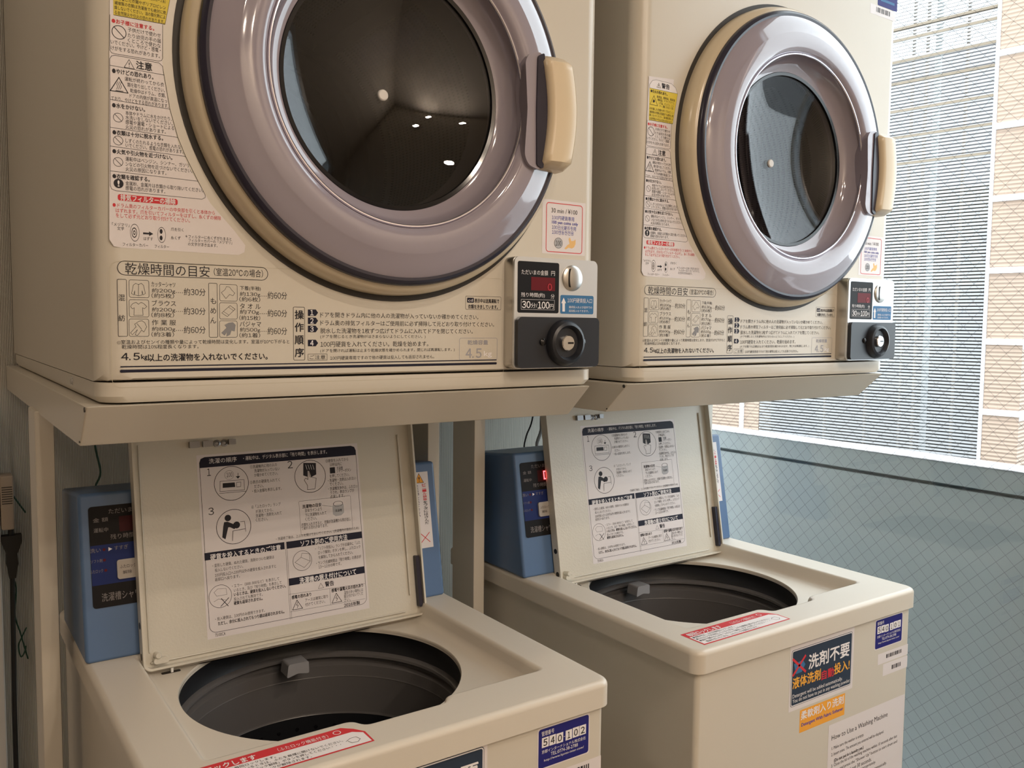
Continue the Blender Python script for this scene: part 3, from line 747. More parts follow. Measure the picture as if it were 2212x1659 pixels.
# ================================================================== the setting
def struct(name, mb, ang=35): return tag(mb.build(name, ang=ang), kind='structure')
WX = 1.245; RY0, RY1, LX, CZ = -2.6, .80, -1.15, 2.45
m = MB(); m.box(LX-.1, WX+.08, RY0-.1, RY1+.1, -.1, 0, FLOORM); struct('floor', m)
m = MB(); m.box(LX-.1, WX+.08, RY0-.1, RY1+.1, CZ, CZ+.1, CEIL); struct('ceiling', m)
m = MB(); m.box(LX-.1, WX+.08, RY1, RY1+.1, 0, CZ, WALLP); struct('wall_back', m)
m = MB(); m.box(LX-.1, LX, RY0, RY1, 0, CZ, LEFTW); struct('wall_left', m)
m = MB(); m.box(LX-.1, WX+.08, RY0-.1, RY0, 0, CZ, PLASTER); struct('wall_front', m)
WB, WT, WY0, WY1 = .06, 2.38, -.57, .78
m = MB(); m.box(WX, WX+.08, RY0, RY1, 0, WB, PLASTER); m.box(WX, WX+.08, RY0, RY1, WT, CZ, PLASTER); m.box(WX, WX+.08, RY0, WY0, WB, WT, PLASTER); m.box(WX, WX+.08, WY1, RY1, WB, WT, PLASTER); struct('wall_right', m)
m = MB(); m.box(WX, WX+.006, WY0, WY1, WB, WT, PANE); win = struct('window_1', m)
m = MB()
for a in ((WY0, WY1, WB, WB+.03), (WY0, WY1, WT-.03, WT), (WY0, WY0+.03, WB+.03, WT-.03), (WY1-.02, WY1, WB+.03, WT-.03)): m.box(WX-.012, WX+.03, *a, ALU, .002, 1)
m.build('window_frame', win)
m = MB(); r = .00021; xx = WX+.003; y0, y1, z0, z1 = WY0+.03, WY1-.02, WB+.03, WT-.03
def clipw(c, s):   # wire z = c - s*y clipped to the pane
    ys = sorted([(c-z0)/s, (c-z1)/s]); a, b = max(ys[0], y0), min(ys[1], y1)
    if b-a > .005: m.tube([(xx, a, c-s*a), (xx, b, c-s*b)], r, WIREM, 4)
p = .0275
for k in range(-140, 140): clipw(1.1468+k*p, 1)
for k in range(-140, 140): clipw(1.4640+k*p, -1)
o = m.build('wire_mesh', win); o['label'] = 'diagonal wires inside the glass'
m = MB(); m.box(-.75, -.0458, .772, .7995, 0, 1.2, WHITEP, .002, 1); struct('trim_1', m)
# ceiling lamps
for i, (x, y, w) in enumerate(LAMPS):
    l = bpy.data.lights.new('downlight_lamp', 'AREA'); l.shape = 'DISK'; l.size = .06; l.energy = w; l.color = (1, .83, .67); lo = bpy.data.objects.new('downlight_lamp', l); lo.location = (x, y, CZ-.012); COL.objects.link(lo)
    m = MB(); m.lathe([(.062, 0), (.062, -.008), (.05, -.008), (.048, .0)], lambda a, b, d: Vector((x+a, y+b, CZ-.001+d)), WHITEP, 40, True)
    tag(m.build('ceiling_downlight'), 'round white recessed downlight in the ceiling over the machines', 'ceiling light', 'ceiling downlights')

# ================================================================== tumble dryers
DB = (.2605, .36, 1.270); CX, CZD = .2656, 1.5835; X0, X1, YB, ZT = -.019, .549, .775, 1.955; ZS = 1.2893
YD = lambda a, b, d: Vector((CX+a, d, CZD+b))
def shellrings(x0, x1, z0, z1, R, rz0, rz1, angs, c):
    rows = []
    for k in range(7):
        t = radians(15*k); ix = R*(1-cos(t)); a0, a1, b0, b1 = x0+ix, x1-ix, z0+rz0*(1-cos(t)), z1-rz1*(1-cos(t)); y = R*(1-sin(t)); row = []
        for g in angs:
            dx, dz = cos(g), sin(g); q = []
            if dx > 1e-9: q.append((a1-c[0])/dx)
            if dx < -1e-9: q.append((a0-c[0])/dx)
            if dz > 1e-9: q.append((b1-c[1])/dz)
            if dz < -1e-9: q.append((b0-c[1])/dz)
            s = min(q); row.append(Vector((c[0]+dx*s, y, c[1]+dz*s)))
        rows.append(row)
    return rows
def make_dryer():
    root = thing('tumble_dryer', DB, 'cream coin operated tumble dryer with a round smoky door, nearer one on the left stand', 'dryer', 'coin operated tumble dryers')
    n = 192; c = (CX, CZD); angs = [2*pi*k/n for k in range(n)]+[math.atan2(z-c[1], x-c[0]) % (2*pi) for x in (X0, X1) for z in (ZS, ZT)]; angs = sorted(set(angs))
    m = MB(); rows = shellrings(X0, X1, ZS, ZT, .022, .003, .012, angs, c)
    V = [[m.bm.verts.new(p) for p in row] for row in rows]
    back = [m.bm.verts.new((p.x, YB, p.z)) for p in rows[0]]
    hole = [m.bm.verts.new((CX+.202*cos(g), 0, CZD+.202*sin(g))) for g in angs]; holeb = [m.bm.verts.new((CX+.19*cos(g), .03, CZD+.19*sin(g))) for g in angs]
    for A, B in zip([back]+V, V+[hole]): m.bridge(A, B, CREAM)
    m.bridge(hole, holeb, CREAM); m.face(back, CREAM)
    m.build('cabinet', root, DB)
    # side seam line and screw are on the lower trim
    m = MB(); pts = rrect(X0+.0004, X1-.0004, 0, YB, .022, 8); lo = [(X0+.004+(a-X0)*(X1-X0-.008)/(X1-X0), .004+b*(YB-.008)/YB) for a, b in pts]
    l1 = [m.bm.verts.new((a, b, ZS-.0009)) for a, b in pts]; l2 = [m.bm.verts.new((a, b, 1.276)) for a, b in pts]; l3 = [m.bm.verts.new((a, b, 1.2702)) for a, b in lo]
    m.bridge(l1, l2, CREAM); m.bridge(l2, l3, CREAM); m.face(l1, CREAM); m.face(l3, CREAM); bt = m.build('base_trim', root, DB)
    m = MB(); m.lathe([(0, -.002), (.0035, -.0015), (.0048, 0), (.0048, .002)], lambda a, b, d: Vector((X0+.0004+d, .15+a, 1.2815+b)), CHROME, 20); m.build('screw', bt, DB)
    # drum behind the glass
    m = MB(); uvs = m.lathe([(.118, .036), (.19, .05), (.205, .07), (.205, .40), (.196, .412)], YD, DRUM, 96)
    ul = m.bm.loops.layers.uv.new('UVMap')
    for f in m.bm.faces:
        for l in f.loops:
            v = l.vert.co; a = math.atan2(v.z-CZD, v.x-CX)/(2*pi); l[ul].uv = (a, v.y*3)
    for k in range(3):
        g = 2*pi*k/3+.5; b = bmesh.new(); bmesh.ops.create_cube(b, size=1)
        for v in b.verts: v.co = Vector((v.co.x*(.05 if v.co.z > 0 else .022), v.co.y*.31, v.co.z*.04+.186))
        m.merge(b, DRUM, Matrix.Translation((CX, .235, CZD)) @ Matrix.Rotation(g, 4, 'Y'))
    dr = m.build('drum', root, DB)
    m = MB(); prof = [(.196, .412)]
    for rr in (.17, .14, .11, .08, .05): prof += [(rr+.006, .415), (rr+.004, .407), (rr-.004, .407), (rr-.006, .415)]
    m.lathe(prof+[(0, .415)], YD, TUBD, 72); m.build('filter_cover', dr, DB)
    m = MB(); m.lathe([(.2172, .004), (.2172, -.0008), (.2, -.0008), (.2, .03), (.19, .03)], YD, DARK, 128); m.build('door_gap_shade', root, DB)  # dark ring laid over the door gap, its shade put into the colour
    # the door: tan ring, navy trim, smoky plastic dish, glass, hinge cap and handle
    m = MB(); m.lathe([(.2112, .002), (.2112, -.006), (.2105, -.012), (.2085, -.018), (.2052, -.022), (.2015, -.0235), (.199, -.02), (.199, .002)], YD, RING, 160, True); door = m.build('door', root, DB)
    m = MB(); m.lathe([(.2016, -.0225), (.2018, -.027), (.2, -.0305), (.1965, -.0325), (.1935, -.032), (.1935, -.0225)], YD, NAVY, 160, True); m.build('door_trim', door, DB)
    m = MB(); m.lathe([(.1945, -.031), (.191, -.0335), (.184, -.0360), (.1765, -.0385), (.1705, -.0402), (.169, -.0410), (.160, -.0422), (.152, -.0420), (.1472, -.0402), (.1442, -.0370), (.1425, -.0335), (.141, -.030), (.1385, -.0225), (.135, -.0175), (.131, -.013), (.1245, -.0105), (.1215, -.0095), (.1215, .004), (.19, -.018)], YD, SMOKE, 160, True); m.build('door_bezel', door, DB)
    m = MB(); R = .26; prof = [(.1222*k/14, .0205-(.1222*k/14)**2/(2*R)) for k in range(14, -1, -1)]; prof2 = [(r_, d+.004) for r_, d in prof[::-1]]
    m.lathe(prof+prof2, YD, DGLASS, 96); m.build('door_glass', door, DB)
    m = MB(); m.lathe([(.1240, -.0095), (.1225, -.0108), (.1185, -.0098), (.118, -.005)], YD, BLACKG, 128, True); m.build('glass_seal', door, DB)
    m = MB(); m.lathe([(.1416+.0017*cos(t), -.0355+.002*sin(t)) for t in [2*pi*k/10 for k in range(10)]], YD, LILAC, 160, True); m.build('bezel_edge', door, DB)
    m = MB(); m.lathe([(0, .0178), (.0048, .0181), (.0057, .019), (.006, .0215)], lambda a, b, d: Vector((CX+a, d, CZD+b)), WHITEP, 24); m.build('glass_cap', door, DB)
    # handle: a rounded tan block over the rim with a dark finger recess beside it
    m = MB(); za, zb = 1.5155, 1.6375
    def prof_h(t):   # z fraction -> left and right edge of the block
        return .4225+.008*sin(pi*t), .462+.009*sin(pi*t)
    rows = []; NZ = 16
    for k in range(NZ+1):
        t = k/NZ; l, rr = prof_h(t); e = min(t, 1-t)/.055; s = 1 if e >= 1 else sqrt(max(0, 1-(1-e)**2)); z = za+(zb-za)*t; yf = -.058+.010*(1-s)
        q = [(l, -.028), (l+.0005, yf+.008), (l+.003, yf+.0025), (l+.008, yf+.0005), (l+.5*(rr-l), yf-.001), (rr-.007, yf), (rr-.0025, yf+.0035), (rr-.0005, yf+.011), (rr, -.028)]
        c = Vector(((l+rr)/2, -.04, 0)); rows.append([m.bm.verts.new((c.x+(a-c.x)*(.86+.14*s), b, z)) for a, b in q])
    for A, B in zip(rows, rows[1:]):
        for i in range(len(A)-1): m.face([A[i], A[i+1], B[i+1], B[i]], HANDLE)
        m.face([A[-1], A[0], B[0], B[-1]], HANDLE)
    m.face(rows[0], HANDLE); m.face(rows[-1][::-1], HANDLE); hd = m.build('door_handle', door, DB, 50)
    m = MB(); m.prism(rpoly([(.4245, 1.513), (.408, 1.517), (.402, 1.527), (.4055, 1.577), (.402, 1.628), (.408, 1.637), (.4245, 1.6405), (.4305, 1.577)], .006), lambda a, b, d: Vector((a, d, b)), -.026, -.0475, SMOKE)
    m.prism(rpoly([(.4262, 1.5145), (.4175, 1.518), (.4165, 1.577), (.4175, 1.635), (.4262, 1.6395), (.432, 1.577)], .003), lambda a, b, d: Vector((a, d, b)), -.03, -.0495, NAVY); m.build('finger_recess', hd, DB)
    # coin unit
    m = MB(); m.prism(rrect(.409, .5315, 1.2925, 1.4207, .007), lambda a, b, d: Vector((a, d, b)), .0005, -.017, STEEL); V = m.prism(rrect(.4093, .5312, 1.2928, 1.4204, .007), lambda a, b, d: Vector((a, d, b)), -.017, -.0202, ALU); cu = m.build('coin_unit', root, DB)
    sticker('display_print', 'coin', lambda a, b, d: Vector((a/1000, -.0202-d, b/1000)), cu, DB)
    sticker('display_digit', 'digit', lambda a, b, d: Vector((a/1000, -.0207-d, b/1000)), cu, DB)
    m = MB(); f = lambda a, b, d: Vector((.4922+a, -.0202+d, 1.3985+b))
    m.lathe([(.0152, 0), (.0150, -.0012), (.0140, -.0021), (.011, -.0031), (.006, -.0038), (0, -.004)], f, STEEL, 48); sl = m.build('coin_slot', cu, DB)
    m = MB(); m.prism([(-.0058+.0022*sin(t), .0108*cos(t)) for t in [radians(180+12*k) for k in range(16)]]+[(-.0042+.0022*sin(t), .0108*cos(t)) for t in [radians(360-12*k) for k in range(16)]], lambda a, b, d: f(a, b, d), -.0043, -.002, BLACKG); m.build('slot_opening', sl, DB)
    m = MB(); m.prism(rrect(.4106, .5303, 1.2937, 1.3522, .006), lambda a, b, d: Vector((a, d, b)), -.0205, -.0262, BLACKP)
    m.lathe([(.0275, -.0255), (.0262, -.031), (.0238, -.0345), (.0205, -.036), (.0192, -.0345), (.017, -.030), (.0, -.0295)], lambda a, b, d: Vector((.4775+a, d, 1.3225+b)), BLACKP, 64)
    for dx in (-.032, .0265): m.lathe([(.0042, -.025), (.0042, -.028), (.002, -.0292), (0, -.0292)], lambda a, b, d: Vector((.4775+dx+a, d, 1.3235+b)), BLACKG, 20)
    cb = m.build('cash_box_door', cu, DB, 30)
    m = MB(); kf = lambda a, b, d: Vector((.4775+a, d, 1.3225+b)); m.lathe([(.0092, -.029), (.0092, -.0335), (.0082, -.0345), (0, -.0345)], kf, CHROME, 36)
    m.box(.4765, .4845, -.0349, -.034, 1.3213, 1.3235, BLACKG); m.build('lock', cb, DB)
    P = lambda a, b, d: Vector((a/1000, -d, b/1000))
    sticker('warning_label', 'warn', P, root, DB); sticker('drying_guide', 'guide', P, root, DB); sticker('price_sticker', 'price', P, root, DB)
    return root
D1 = make_dryer(); D2 = copy_tree(D1); D2.location.x += .629
D1['label'] = 'cream coin dryer with a dark round door, on the left stand nearer the camera'
D2['label'] = 'cream coin dryer beside the window, its door glass reflecting daylight'
def mgmt(x0, x1, z0, z1): return [['F', x0, z0, x1, z1, 3, 'b2']]
sticker('management_tag', None, lambda a, b, d: Vector((a/1000, -d, b/1000)), D2, DB, entries=[['F', 468, 1836, 536, 1851, .3, 'w'], ['F', 487, 1852, 541, 1890, 2, 'b2'], ['F', 495, 1860, 533, 1864, 0, 'c']]+[['F', 484+k*3.5, 1841, 484+k*3.5+(2.2 if k % 3 else 1.2), 1848.5, 0, 'k'] for k in range(11)])

# ================================================================== stands
SB = (.254, .35, 0)
def make_stand():
    root = thing('dryer_stand', SB, '', 'stand', 'steel stands under the dryers')
    x0, x1, z0, z1 = -.029, .537, 1.229, 1.2685
    m = MB(); T = .0016
    prof = [(-.004, z1), (.039, z0), (.797, z0), (.797, z1)]
    m.prism(rpoly(prof[:2], 0) if 0 else prof, lambda a, b, d: Vector((d, a, b)), x0, x1, STAND)
    bmesh.ops.bevel(m.bm, geom=[e for e in m.bm.edges], offset=.0018, segments=2, affect='EDGES', profile=.5)
    tr = m.build('tray', root, SB)
    if 1:
        x = x0-.0004
        for (y, z, r_) in ((.0035, 1.2655, .0022), (.036, 1.2335, .0009)): m = MB(); m.lathe([(0, -.0002), (r_, -.0002), (r_, .001)], lambda a, b, d: Vector((x+d, y+a, z+b)), DARK, 16); m.build('corner_hole', tr, SB)
    for px in (-.0335, .508):
        m = MB(); m.box(px, px+.021, .355, .425, 0, z0+.004, STAND, .002, 2); m.build('leg', root, SB)
    return root
S1 = make_stand(); S2 = copy_tree(S1); S2.location.x += .628
S1['label'] = 'cream steel stand with a sloped front lip under the left dryer'
S2['label'] = 'cream steel stand with a sloped front lip under the window side dryer'

# ================================================================== washing machines
WB_ = (.2485, .2, 0); WTZ, WSZ, RZ = .9412, .9135, .918; TC = (.2455, .138)
LEAN = .1738; LO = Vector((0, .2552, .923)); LV = Vector((0, sin(LEAN), cos(LEAN))); LN = Vector((0, -cos(LEAN), sin(LEAN)))
LP = lambda a, b, d: Vector((a, 0, 0))+LO+LV*b+LN*d        # lid plane: a across, b up, d towards the viewer
BL_ = math.atan2(.035, .196); BV = Vector((0, sin(BL_), cos(BL_))); BN = Vector((0, -cos(BL_), sin(BL_)))
BP = lambda a, b, d: Vector((a, .265, .941))+BV*b+BN*d
def make_washer():
    B = WB_; root = thing('washing_machine', B, '', 'washing machine', 'coin operated washing machines')
    m = MB(); ro = [[m.bm.verts.new((a, b, z)) for a, b in rrect(.0105+i, .4865-i, -.0972+i, .50-i, .007, 5)] for i, z in ((.003, .012), (0, .015), (0, WSZ+.001))]; ri = [[m.bm.verts.new((a, b, z)) for a, b in rrect(.0118, .4853, -.0959, .4987, .006, 5)] for z in (WSZ+.001, .02)]
    for A, Bq in zip(ro+ri[:1], ro[1:]+ri): m.bridge(A, Bq, CREAM)
    m.face(ro[0], CREAM); m.face(ri[1], CREAM); m.build('cabinet', root, B)
    for x in (.05, .44):
        for y in (-.05, .45): m = MB(); m.lathe([(0, 0), (.02, 0), (.02, .014), (0, .014)], lambda a, b, d: Vector((x+a, y+b, d)), BLACKW, 20); m.build('foot', root, B)
    # top cover with lid recess and round opening
    m = MB(); n = 96; rows = []
    for k in range(7):
        t = radians(15*k); i = .007*(1-cos(t)); z = WTZ-.007*(1-sin(t)); rows.append([m.bm.verts.new((a, b, z)) for a, b in rrect(.003+i, .494-i, -.104+i, .505-i, .016-i*.5, 8)])
    low = [m.bm.verts.new((v.co.x, v.co.y, WSZ-.002)) for v in rows[0]]; lowi = [m.bm.verts.new((a, b, WSZ-.002)) for a, b in rrect(.008, .489, -.099, .5, .012, 8)]
    for A, Bq in zip([lowi, low]+rows, [low]+rows): m.bridge(A, Bq, CREAMF)
    rec = rpoly([(.058, .262), (.058, -.034), (.203, -.034), (.211, -.0505), (.305, -.0505), (.313, -.0365), (.442, -.0365), (.442, .262)], .009, 5)
    nr = len(rec); cxr = (.25, .11)
    def ring(off, z): return [m.bm.verts.new((a+(cxr[0]-a)*off/.19, b+(cxr[1]-b)*min(off, .0042)/.15, z)) for a, b in rec]
    rr_ = [ring(a, b) for a, b in ((-.004, WTZ), (-.0015, WTZ-.0005), (.0005, WTZ-.002), (.002, WTZ-.005), (.004, RZ+.009), (.0065, RZ+.0045), (.010, RZ+.0015), (.015, RZ))]; r0 = rr_[0]; r4 = rr_[-1]
    m.fillholes([rows[-1], r0], CREAMF)
    for A, Bq in zip(rr_, rr_[1:]): m.bridge(A, Bq, CREAMF)
    hole = [m.bm.verts.new((TC[0]+.1655*cos(2*pi*k/n), TC[1]+.1655*sin(2*pi*k/n), RZ)) for k in range(n)]
    hm = [m.bm.verts.new((TC[0]+.1645*cos(2*pi*k/n), TC[1]+.1645*sin(2*pi*k/n), RZ-.0012)) for k in range(n)]; hb = [m.bm.verts.new((TC[0]+.1645*cos(2*pi*k/n), TC[1]+.1645*sin(2*pi*k/n), RZ-.006)) for k in range(n)]
    m.fillholes([r4, hole], CREAMF); m.bridge(hole, hm, CREAMF); m.bridge(hm, hb, CREAMF); top = m.build('top_cover', root, B, 40)
    TP = lambda a, b, d: Vector((TC[0]+a, TC[1]+b, d))
    # tub: dark collar, grey balance ring, grey wall, black perforated basket
    m = MB(); m.lathe([(.1642, RZ-.003), (.172, RZ-.006), (.174, .893), (.168, .879)], TP, TUBD, 96); tb = m.build('tub_collar', root, B)
    m = MB(); m.lathe([(.175, .883), (.167, .8825), (.1635, .880), (.163, .8765), (.167, .875), (.172, .871), (.172, .867), (.166, .865), (.1645, .864), (.164, .850), (.1632, .8485), (.164, .847), (.165, .798), (.163, .795)], TP, TUB, 96); m.build('balance_ring', tb, B)
    m = MB(); m.lathe([(.1635, .796), (.1635, .60), (.15, .585), (.09, .578), (.075, .60), (.03, .615), (0, .618)], TP, TUBD, 96)
    for ri in range(3):
        for k in range(40):
            g = 2*pi*(k+.5*(ri % 2))/40; zz = .778-ri*.022
            m.lathe([(0, -.0008), (.0026, -.0008), (.0026, .002)], lambda a, b, d: TP((.1632+d)*cos(g)-a*sin(g), (.1632+d)*sin(g)+a*cos(g), zz+b), BLACKG, 8)
    m.build('wash_basket', tb, B)
    m = MB(); m.prism(rpoly([(.2435, .870), (.246, .888), (.274, .888), (.2745, .871), (.259, .874)], .003), lambda a, b, d: Vector((a, d, b)), .262, .287, GREY); m.build('softener_inlet', tb, B)
    # lid, standing open
    m = MB(); W0, W1, H = .062, .4465, .292; t = .0032
    def lb(a0, a1, b0, b1, d0, d1, bev=.0012):
        b = bmesh.new(); bmesh.ops.create_cube(b, size=1)
        for v in b.verts: v.co = LP((a0+a1)/2+v.co.x*(a1-a0), (b0+b1)/2+v.co.y*(b1-b0), (d0+d1)/2+v.co.z*(d1-d0))
        if bev: bmesh.ops.bevel(b, geom=b.edges[:], offset=bev, segments=2, affect='EDGES', profile=.5)
        m.merge(b, LIDM)
    V = m.prism(rrect(W0+.001, W1-.001, .001, H-.001, .008), LP, -.003, 0, LIDM)
    out = rrect(W0, W1, 0, H, .01, 8); inn = rrect(W0+t, W1-t, t, H-t, .008, 8)
    O0 = [m.bm.verts.new(LP(a, b, -.004)) for a, b in out]; O1 = [m.bm.verts.new(LP(a, b, .0105)) for a, b in out]; O2 = [m.bm.verts.new(LP(a+(.2565-a)*.003, b+(.136-b)*.005, .0115)) for a, b in out]
    I2 = [m.bm.verts.new(LP(a, b, .0115)) for a, b in inn]; I1 = [m.bm.verts.new(LP(a, b, 0)) for a, b in inn]
    for A, Bq in ((O0, O1), (O1, O2), (O2, I2), (I2, I1)): m.bridge(A, Bq, LIDM)
    lb(W1-.022, W1-.0195, .03, H-.03, 0, .003); lb(W0+.009, W0+.011, .02, H-.02, 0, .002); lb(W0+.01, W1-.03, .0075, .0095, 0, .004)
    lid = m.build('lid', root, B)
    sticker('instruction_label', 'lid', lambda a, b, d: LP(a/1000, b/1000, d), lid, B)
    m = MB(); m.prism(rrect(W1-.0105, W1-.0045, .012, .085, .002), LP, 0, .0085, NAVY); m.build('rim_slot_shade', lid, B)  # dark slot of the lid rim, shade put into the strip's colour
    for b in (.018, .055): m = MB(); m.lathe([(0, -.0004), (.0042, -.0002), (.0042, .001)], lambda a, c, d: LP(W0+d, b+a*1.0, .004+c), BLACKW, 16); m.build('lid_bumper', lid, B)
    m = MB(); m.prism(rrect(W0+.013, W0+.03, .007, .014, .003), LP, 0, .009, LIDM); m.lathe([(.004, 0), (.004, .01), (.003, .0115), (0, .0115)], lambda a, b, d: LP(W0+.018+a, .017+b, d), LIDM, 20); m.build('hinge_boss', lid, B)
    m = MB()
    for a0 in (.132, .1485): m.prism(rrect(a0, a0+.0125, .2635, .2715, .001), LP, 0, .006, LATCH)
    m.prism(rrect(.1815, .1905, .2645, .2715, .001), LP, 0, .005, LATCH)
    for a0 in (.167, .1765): m.lathe([(.0046, 0), (.0046, .0022), (.0025, .003), (.0018, .0015), (0, .0015)], lambda a, b, d: LP(a0+a, .267+b, d), LATCH, 20)
    m.build('lid_latch', lid, B)
    # hinge pocket under the lid
    m = MB(); m.prism(rrect(.083, .105, .2455, .252, .002), lambda a, b, d: Vector((a, b, d)), RZ-.0005, RZ+.0004, DARK); m.prism(rrect(.0935, .0965, .2462, .2515, .0005), lambda a, b, d: Vector((a, b, d)), RZ, RZ+.006, WHITEP); m.build('hinge_pocket', top, B)
    # blue coin control box at the back
    m = MB(); m.prism([(.265, WTZ-.0005), (.30, 1.137), (.435, 1.122), (.445, WTZ-.0005)], lambda a, b, d: Vector((d, a, b)), .003, .4875, BLUE)
    bmesh.ops.bevel(m.bm, geom=m.bm.edges[:], offset=.0045, segments=4, affect='EDGES', profile=.5); cb = m.build('control_box', root, B, 60)
    sticker('control_panel', 'panel', lambda a, b, d: BP(a/1000, b/1000, .0006+d), cb, B)
    m = MB(); x, z0, z1 = .0590, .1525, .1665; w, h, s = .0085, .0138, .0016
    for a in ((0, s, 0, h), (w-s, w, 0, h), (0, w, 0, s), (0, w, h-s, h)):
        if LEDS: m.prism([(x+a[0]+.0, z0+a[2]), (x+a[1], z0+a[2]), (x+a[1]+.0, z0+a[3]), (x+a[0], z0+a[3])], BP, .0014, .0018, LED)
    m.build('led_digit', cb, B)
    m = MB(); m.prism(rrect(.042, .066, .0935, .1165, .003), BP, .0008, .0035, BUTTON); pb = m.build('push_button', cb, B)
    sticker('button_print', None, lambda a, b, d: BP(a/1000, b/1000, .0035+d), pb, B, entries=[['O', 42.6, 94.1, 65.4, 115.9, 2.5, .6, 'l'], ['T', 'ふたロック', 45, 106, 18, 4.2, 'k'], ['T', '解除', 48, 99, 10, 4.2, 'k']])
    sticker('warning_slip', 'slip', lambda a, b, d: BP(a/1000, b/1000, .0002+d), cb, B)
    # stickers on rim and front
    RP = lambda a, b, d: Vector((a/1000, b/1000, WTZ+d))
    sticker('lid_lock_sticker', 'rim', RP, root, B)
    P = lambda a, b, d: Vector((a/1000, -.0972-d, b/1000))
    sticker('detergent_sign', 'sign', P, root, B); sticker('softener_sticker', 'soft', P, root, B); sticker('barcode_label', 'bar', P, root, B)
    return root
W1_ = make_washer(); W2_ = copy_tree(W1_); W2_.location.x += .629
P = lambda a, b, d: Vector((a/1000, -.0972-d, b/1000))
sticker('management_tag', 'tag102', P, W1_, WB_); sticker('management_tag', 'tag101', P, W2_, WB_); sticker('instruction_sheet', 'howto', P, W2_, WB_)
for ch in W1_.children:
    if ch.name.startswith('detergent_sign'): ch.location += Vector((-.012, 0, .006))
for ch in list(W1_.children_recursive):   # the nearer machine's display is off
    if ch.name.startswith('led_digit'): bpy.data.objects.remove(ch)
W1_['label'] = 'cream top loading washing machine with open lid, numbered 540-102, nearer the camera'
W2_['label'] = 'cream top loading washing machine with open lid, numbered 540-101, beside the window'

# ================================================================== wires and outlet at the left wall
yw = .797
m = MB(); m.box(-.0445, -.0262, .762, .7995, 1.004, 1.0925, BEIGE, .003, 2); out = m.build('wall_outlet'); tag(out, 'beige wall outlet box with slots behind the left stand leg', 'outlet')
m = MB()
for k in range(8): m.box(-.0432, -.0285, .7614, .7625, 1.047+k*.0038, 1.0482+k*.0038, DARK)
m.build('vent_slots', out)
m = MB(); rows = []
for z, wd in ((.9925, .0145), (.982, .0145), (.972, .0115), (.962, .0075), (.945, .0085), (.936, .0065), (.922, .005)): rows.append((wd, z))
m.prism([(-.0305+w_, z) for w_, z in rows]+[(-.0305-w_, z) for w_, z in rows[::-1]], lambda a, b, d: Vector((a, d, b)), .771, .787, BLACKW); m.tube([(-.0305, .779, .9215), (-.0315, .781, .85), (-.033, .784, .70), (-.0335, .788, .40), (-.034, .79, .05)], .0036, BLACKW, 10); m.tube([(-.0305, .779, .99), (-.0305, .779, 1.004)], .004, BLACKW, 8)
tag(m.build('power_cord'), 'black power plug and cord hanging below the beige outlet', 'power cord')
def wire(pts, r, mt, label, name='wire', cat='wire', group=None):
    m = MB(); P = [Vector(p) for p in pts]; Q = []
    for i in range(len(P)-1):
        p0, p1, p2, p3 = P[max(i-1, 0)], P[i], P[i+1], P[min(i+2, len(P)-1)]
        for k in range(6):
            t = k/6; Q.append(.5*((2*p1)+(p2-p0)*t+(2*p0-5*p1+4*p2-p3)*t*t+(3*p1-p0-3*p2+p3)*t**3))
    m.tube(Q+[P[-1]], r, mt, 8); tag(m.build(name), label, cat, group)
wire([(-.052, yw, 1.10), (-.043, yw, 1.086), (-.0385, yw-.02, 1.075), (-.030, yw-.03, 1.064), (-.0261, yw-.028, 1.057), (-.0083, yw-.006, 1.0248)], .0013, GREENW, 'thin green earth wire crossing the beige outlet at the left wall', 'earth_wire')
wire([(-.0305, yw-.008, .922), (-.0249, yw-.006, .9003), (-.0275, yw-.004, .8538), (-.0203, yw-.004, .821), (-.0125, yw-.004, .7838), (-.0105, yw-.004, .776)], .0011, GREENW, 'green earth wire dangling beside the black power cord', 'earth_wire')
wire([(-.012, yw-.008, .8311), (-.019, yw-.008, .816), (-.0242, yw-.008, .8021), (-.0213, yw-.008, .7833), (-.016, yw-.008, .789), (-.0135, yw-.008, .80)], .0011, GREENW, 'small knotted loop of green wire low on the left wall', 'earth_wire')
wire([(.074, .66, 1.226), (.0788, .66, 1.1478), (.0858, .66, 1.1028), (.077, .655, 1.078), (.074, .6, 1.05), (.08, .5, 1.0)], .0016, GREENW, 'dark green wire dropping behind the left blue control box', 'earth_wire')
wire([(.945, .66, 1.226), (.933, .66, 1.1414), (.9175, .66, 1.1054), (.908, .652, 1.075), (.9, .60, 1.05), (.89, .5, 1.0)], .0018, BLACKW, 'thin black wire dropping behind the right blue control box', 'cord')
wire([(.968, .66, 1.226), (.958, .66, 1.14), (.957, .66, 1.115), (.944, .655, 1.078), (.945, .60, 1.05), (.96, .5, 1.0)], .0042, GREYW, 'thick grey cable dropping behind the right blue control box', 'cable')

# ================================================================== outside the window
PX = 1.6
bl = thing('balcony_wall', (PX+.06, 0, 0), 'grey balcony parapet with a pale stone coping outside the window', 'balcony wall'); bb = (PX+.06, 0, 0)
m = MB(); m.box(PX, PX+.078, -3.2, 2.2, 1.022, 1.067, PARAP, .0015, 1); m.build('coping_face', bl, bb)
m = MB(); m.box(PX-.003, PX+.08, -3.2, 2.2, 1.0672, 1.0695, STONE, .0008, 1); m.build('coping', bl, bb)
m = MB(); m.box(PX+.03, PX+.07, -3.2, 2.2, -.3, 1.022, PARAP); m.box(PX+.004, PX+.045, -3.2, 2.2, -.3, 1.0135, PARAP, .0012, 1); m.build('wall_panel', bl, bb)
P0 = Vector((9.086, 3.794, 0)); TH = radians(8.7); tv = Vector((-sin(TH), cos(TH), 0)); nv = Vector((cos(TH), sin(TH), 0))
F = lambda t, n, z: P0+tv*t+nv*n+Vector((0, 0, z))
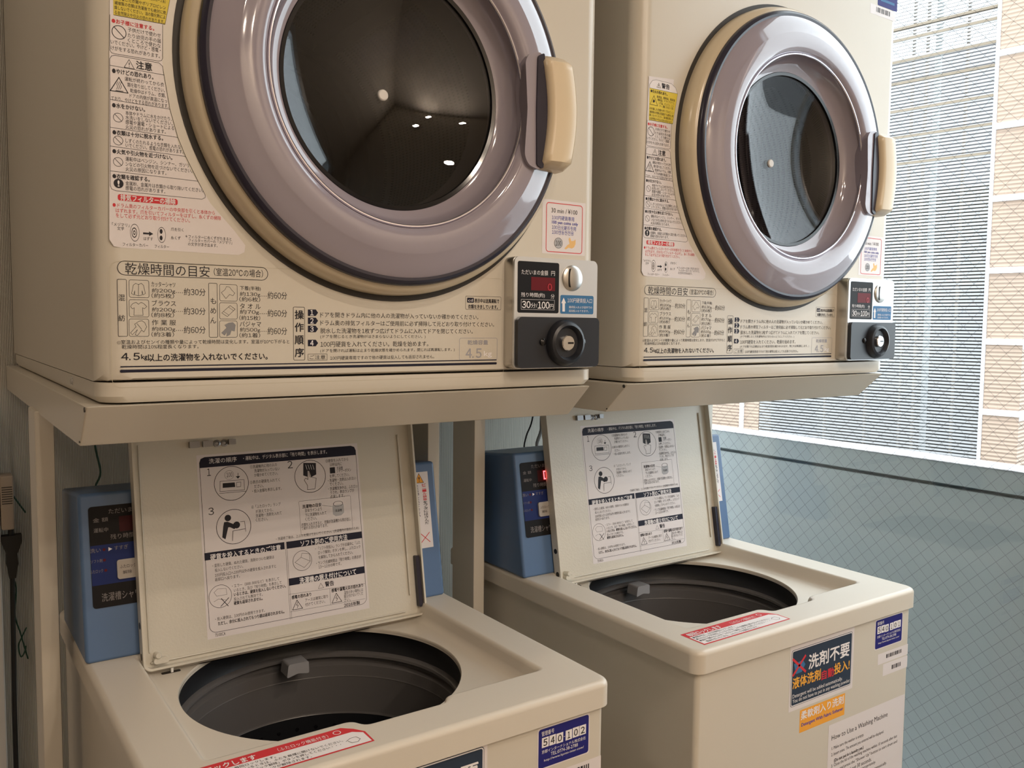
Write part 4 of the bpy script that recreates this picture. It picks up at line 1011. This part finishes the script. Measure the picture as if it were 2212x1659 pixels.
def fbox(m, t0, t1, n0, n1, z0, z1, mt):
    b = bmesh.new(); bmesh.ops.create_cube(b, size=1)
    for v in b.verts: v.co = F((t0+t1)/2+v.co.x*(t1-t0), (n0+n1)/2+v.co.y*(n1-n0), (z0+z1)/2+v.co.z*(z1-z0))
    m.merge(b, mt)
ls = thing('louvre_screen', F(1.28, 0, -1), 'tall grey horizontal louvre screen seen through the window', 'louvre screen'); lbase = F(1.28, 0, -1)
m = MB(); k = 0; z = -.95
while z < 7.2: fbox(m, .0, 2.6, -.006, .012, z, z+.0225, SLAT); z += .0368
m.build('slats', ls, lbase, smooth=False)
for z in (4.655, 4.53, 4.295, 4.06, 3.755, 3.465, 3.17):
    m = MB(); fbox(m, 0, 2.6, -.012, .03, z-.014, z+.014, RUST); m.build('rail', ls, lbase, smooth=False)
m = MB(); fbox(m, -.03, .005, -.03, .04, -1, 7.2, FRAMEW); m.build('frame', ls, lbase, smooth=False)
for t in (.30, .715, .862, 1.26, 1.75): m = MB(); fbox(m, t-.011, t+.011, .03, .07, -1, 7.2, RUST); m.build('post', ls, lbase, smooth=False)
m = MB(); m.tube([F(.64, .16, -1), F(.64, .16, 7.2)], .036, PALEP, 14); tag(m.build('drainpipe'), 'pale vertical drainpipe just behind the louvre screen', 'pipe')
ct = thing('tiled_pillar', F(-.2, 0, -1), 'peach ribbed tile pillar with white ledges right of the louvre screen', 'pillar'); cbase = F(-.2, 0, -1)
for i in range(-3, 9):
    z0 = .505+i*.737; m = MB(); fbox(m, -.375, -.032, -.02, .3, z0+.0, z0+.737-.06, TILE); m.build('tile_panel', ct, cbase, smooth=False)
    m = MB(); fbox(m, -.385, -.03, -.05, .3, z0-.06, z0, FRAMEW); m.build('ledge', ct, cbase, smooth=False)
    m = MB(); fbox(m, -.38, -.03, -.016, .3, z0-.105, z0-.06, CONC); m.build('ledge_band', ct, cbase, smooth=False)
ct = thing('tiled_wall', F(3.6, 0, -1), 'peach ribbed tile wall left of the louvre screen, under the right stand', 'wall'); cbase = F(3.6, 0, -1)
m = MB(); fbox(m, 2.87, 5.2, -.02, .3, -1, 7.2, TILE); fbox(m, 2.61, 2.83, .0, .3, -1, 7.2, TILE); m.build('tile_panel', ct, cbase, smooth=False)
m = MB(); fbox(m, 2.825, 2.875, -.03, .3, -1, 7.2, FRAMEW); m.build('joint_strip', ct, cbase, smooth=False)
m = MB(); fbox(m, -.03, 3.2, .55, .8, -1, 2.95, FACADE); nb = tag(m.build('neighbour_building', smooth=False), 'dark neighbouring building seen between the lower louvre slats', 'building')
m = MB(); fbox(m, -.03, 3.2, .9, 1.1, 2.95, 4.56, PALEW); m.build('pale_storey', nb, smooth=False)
m = MB(); m.box(1.33, 24, -14, 22, -1.1, -1.0, GROUND); struct('ground', m)
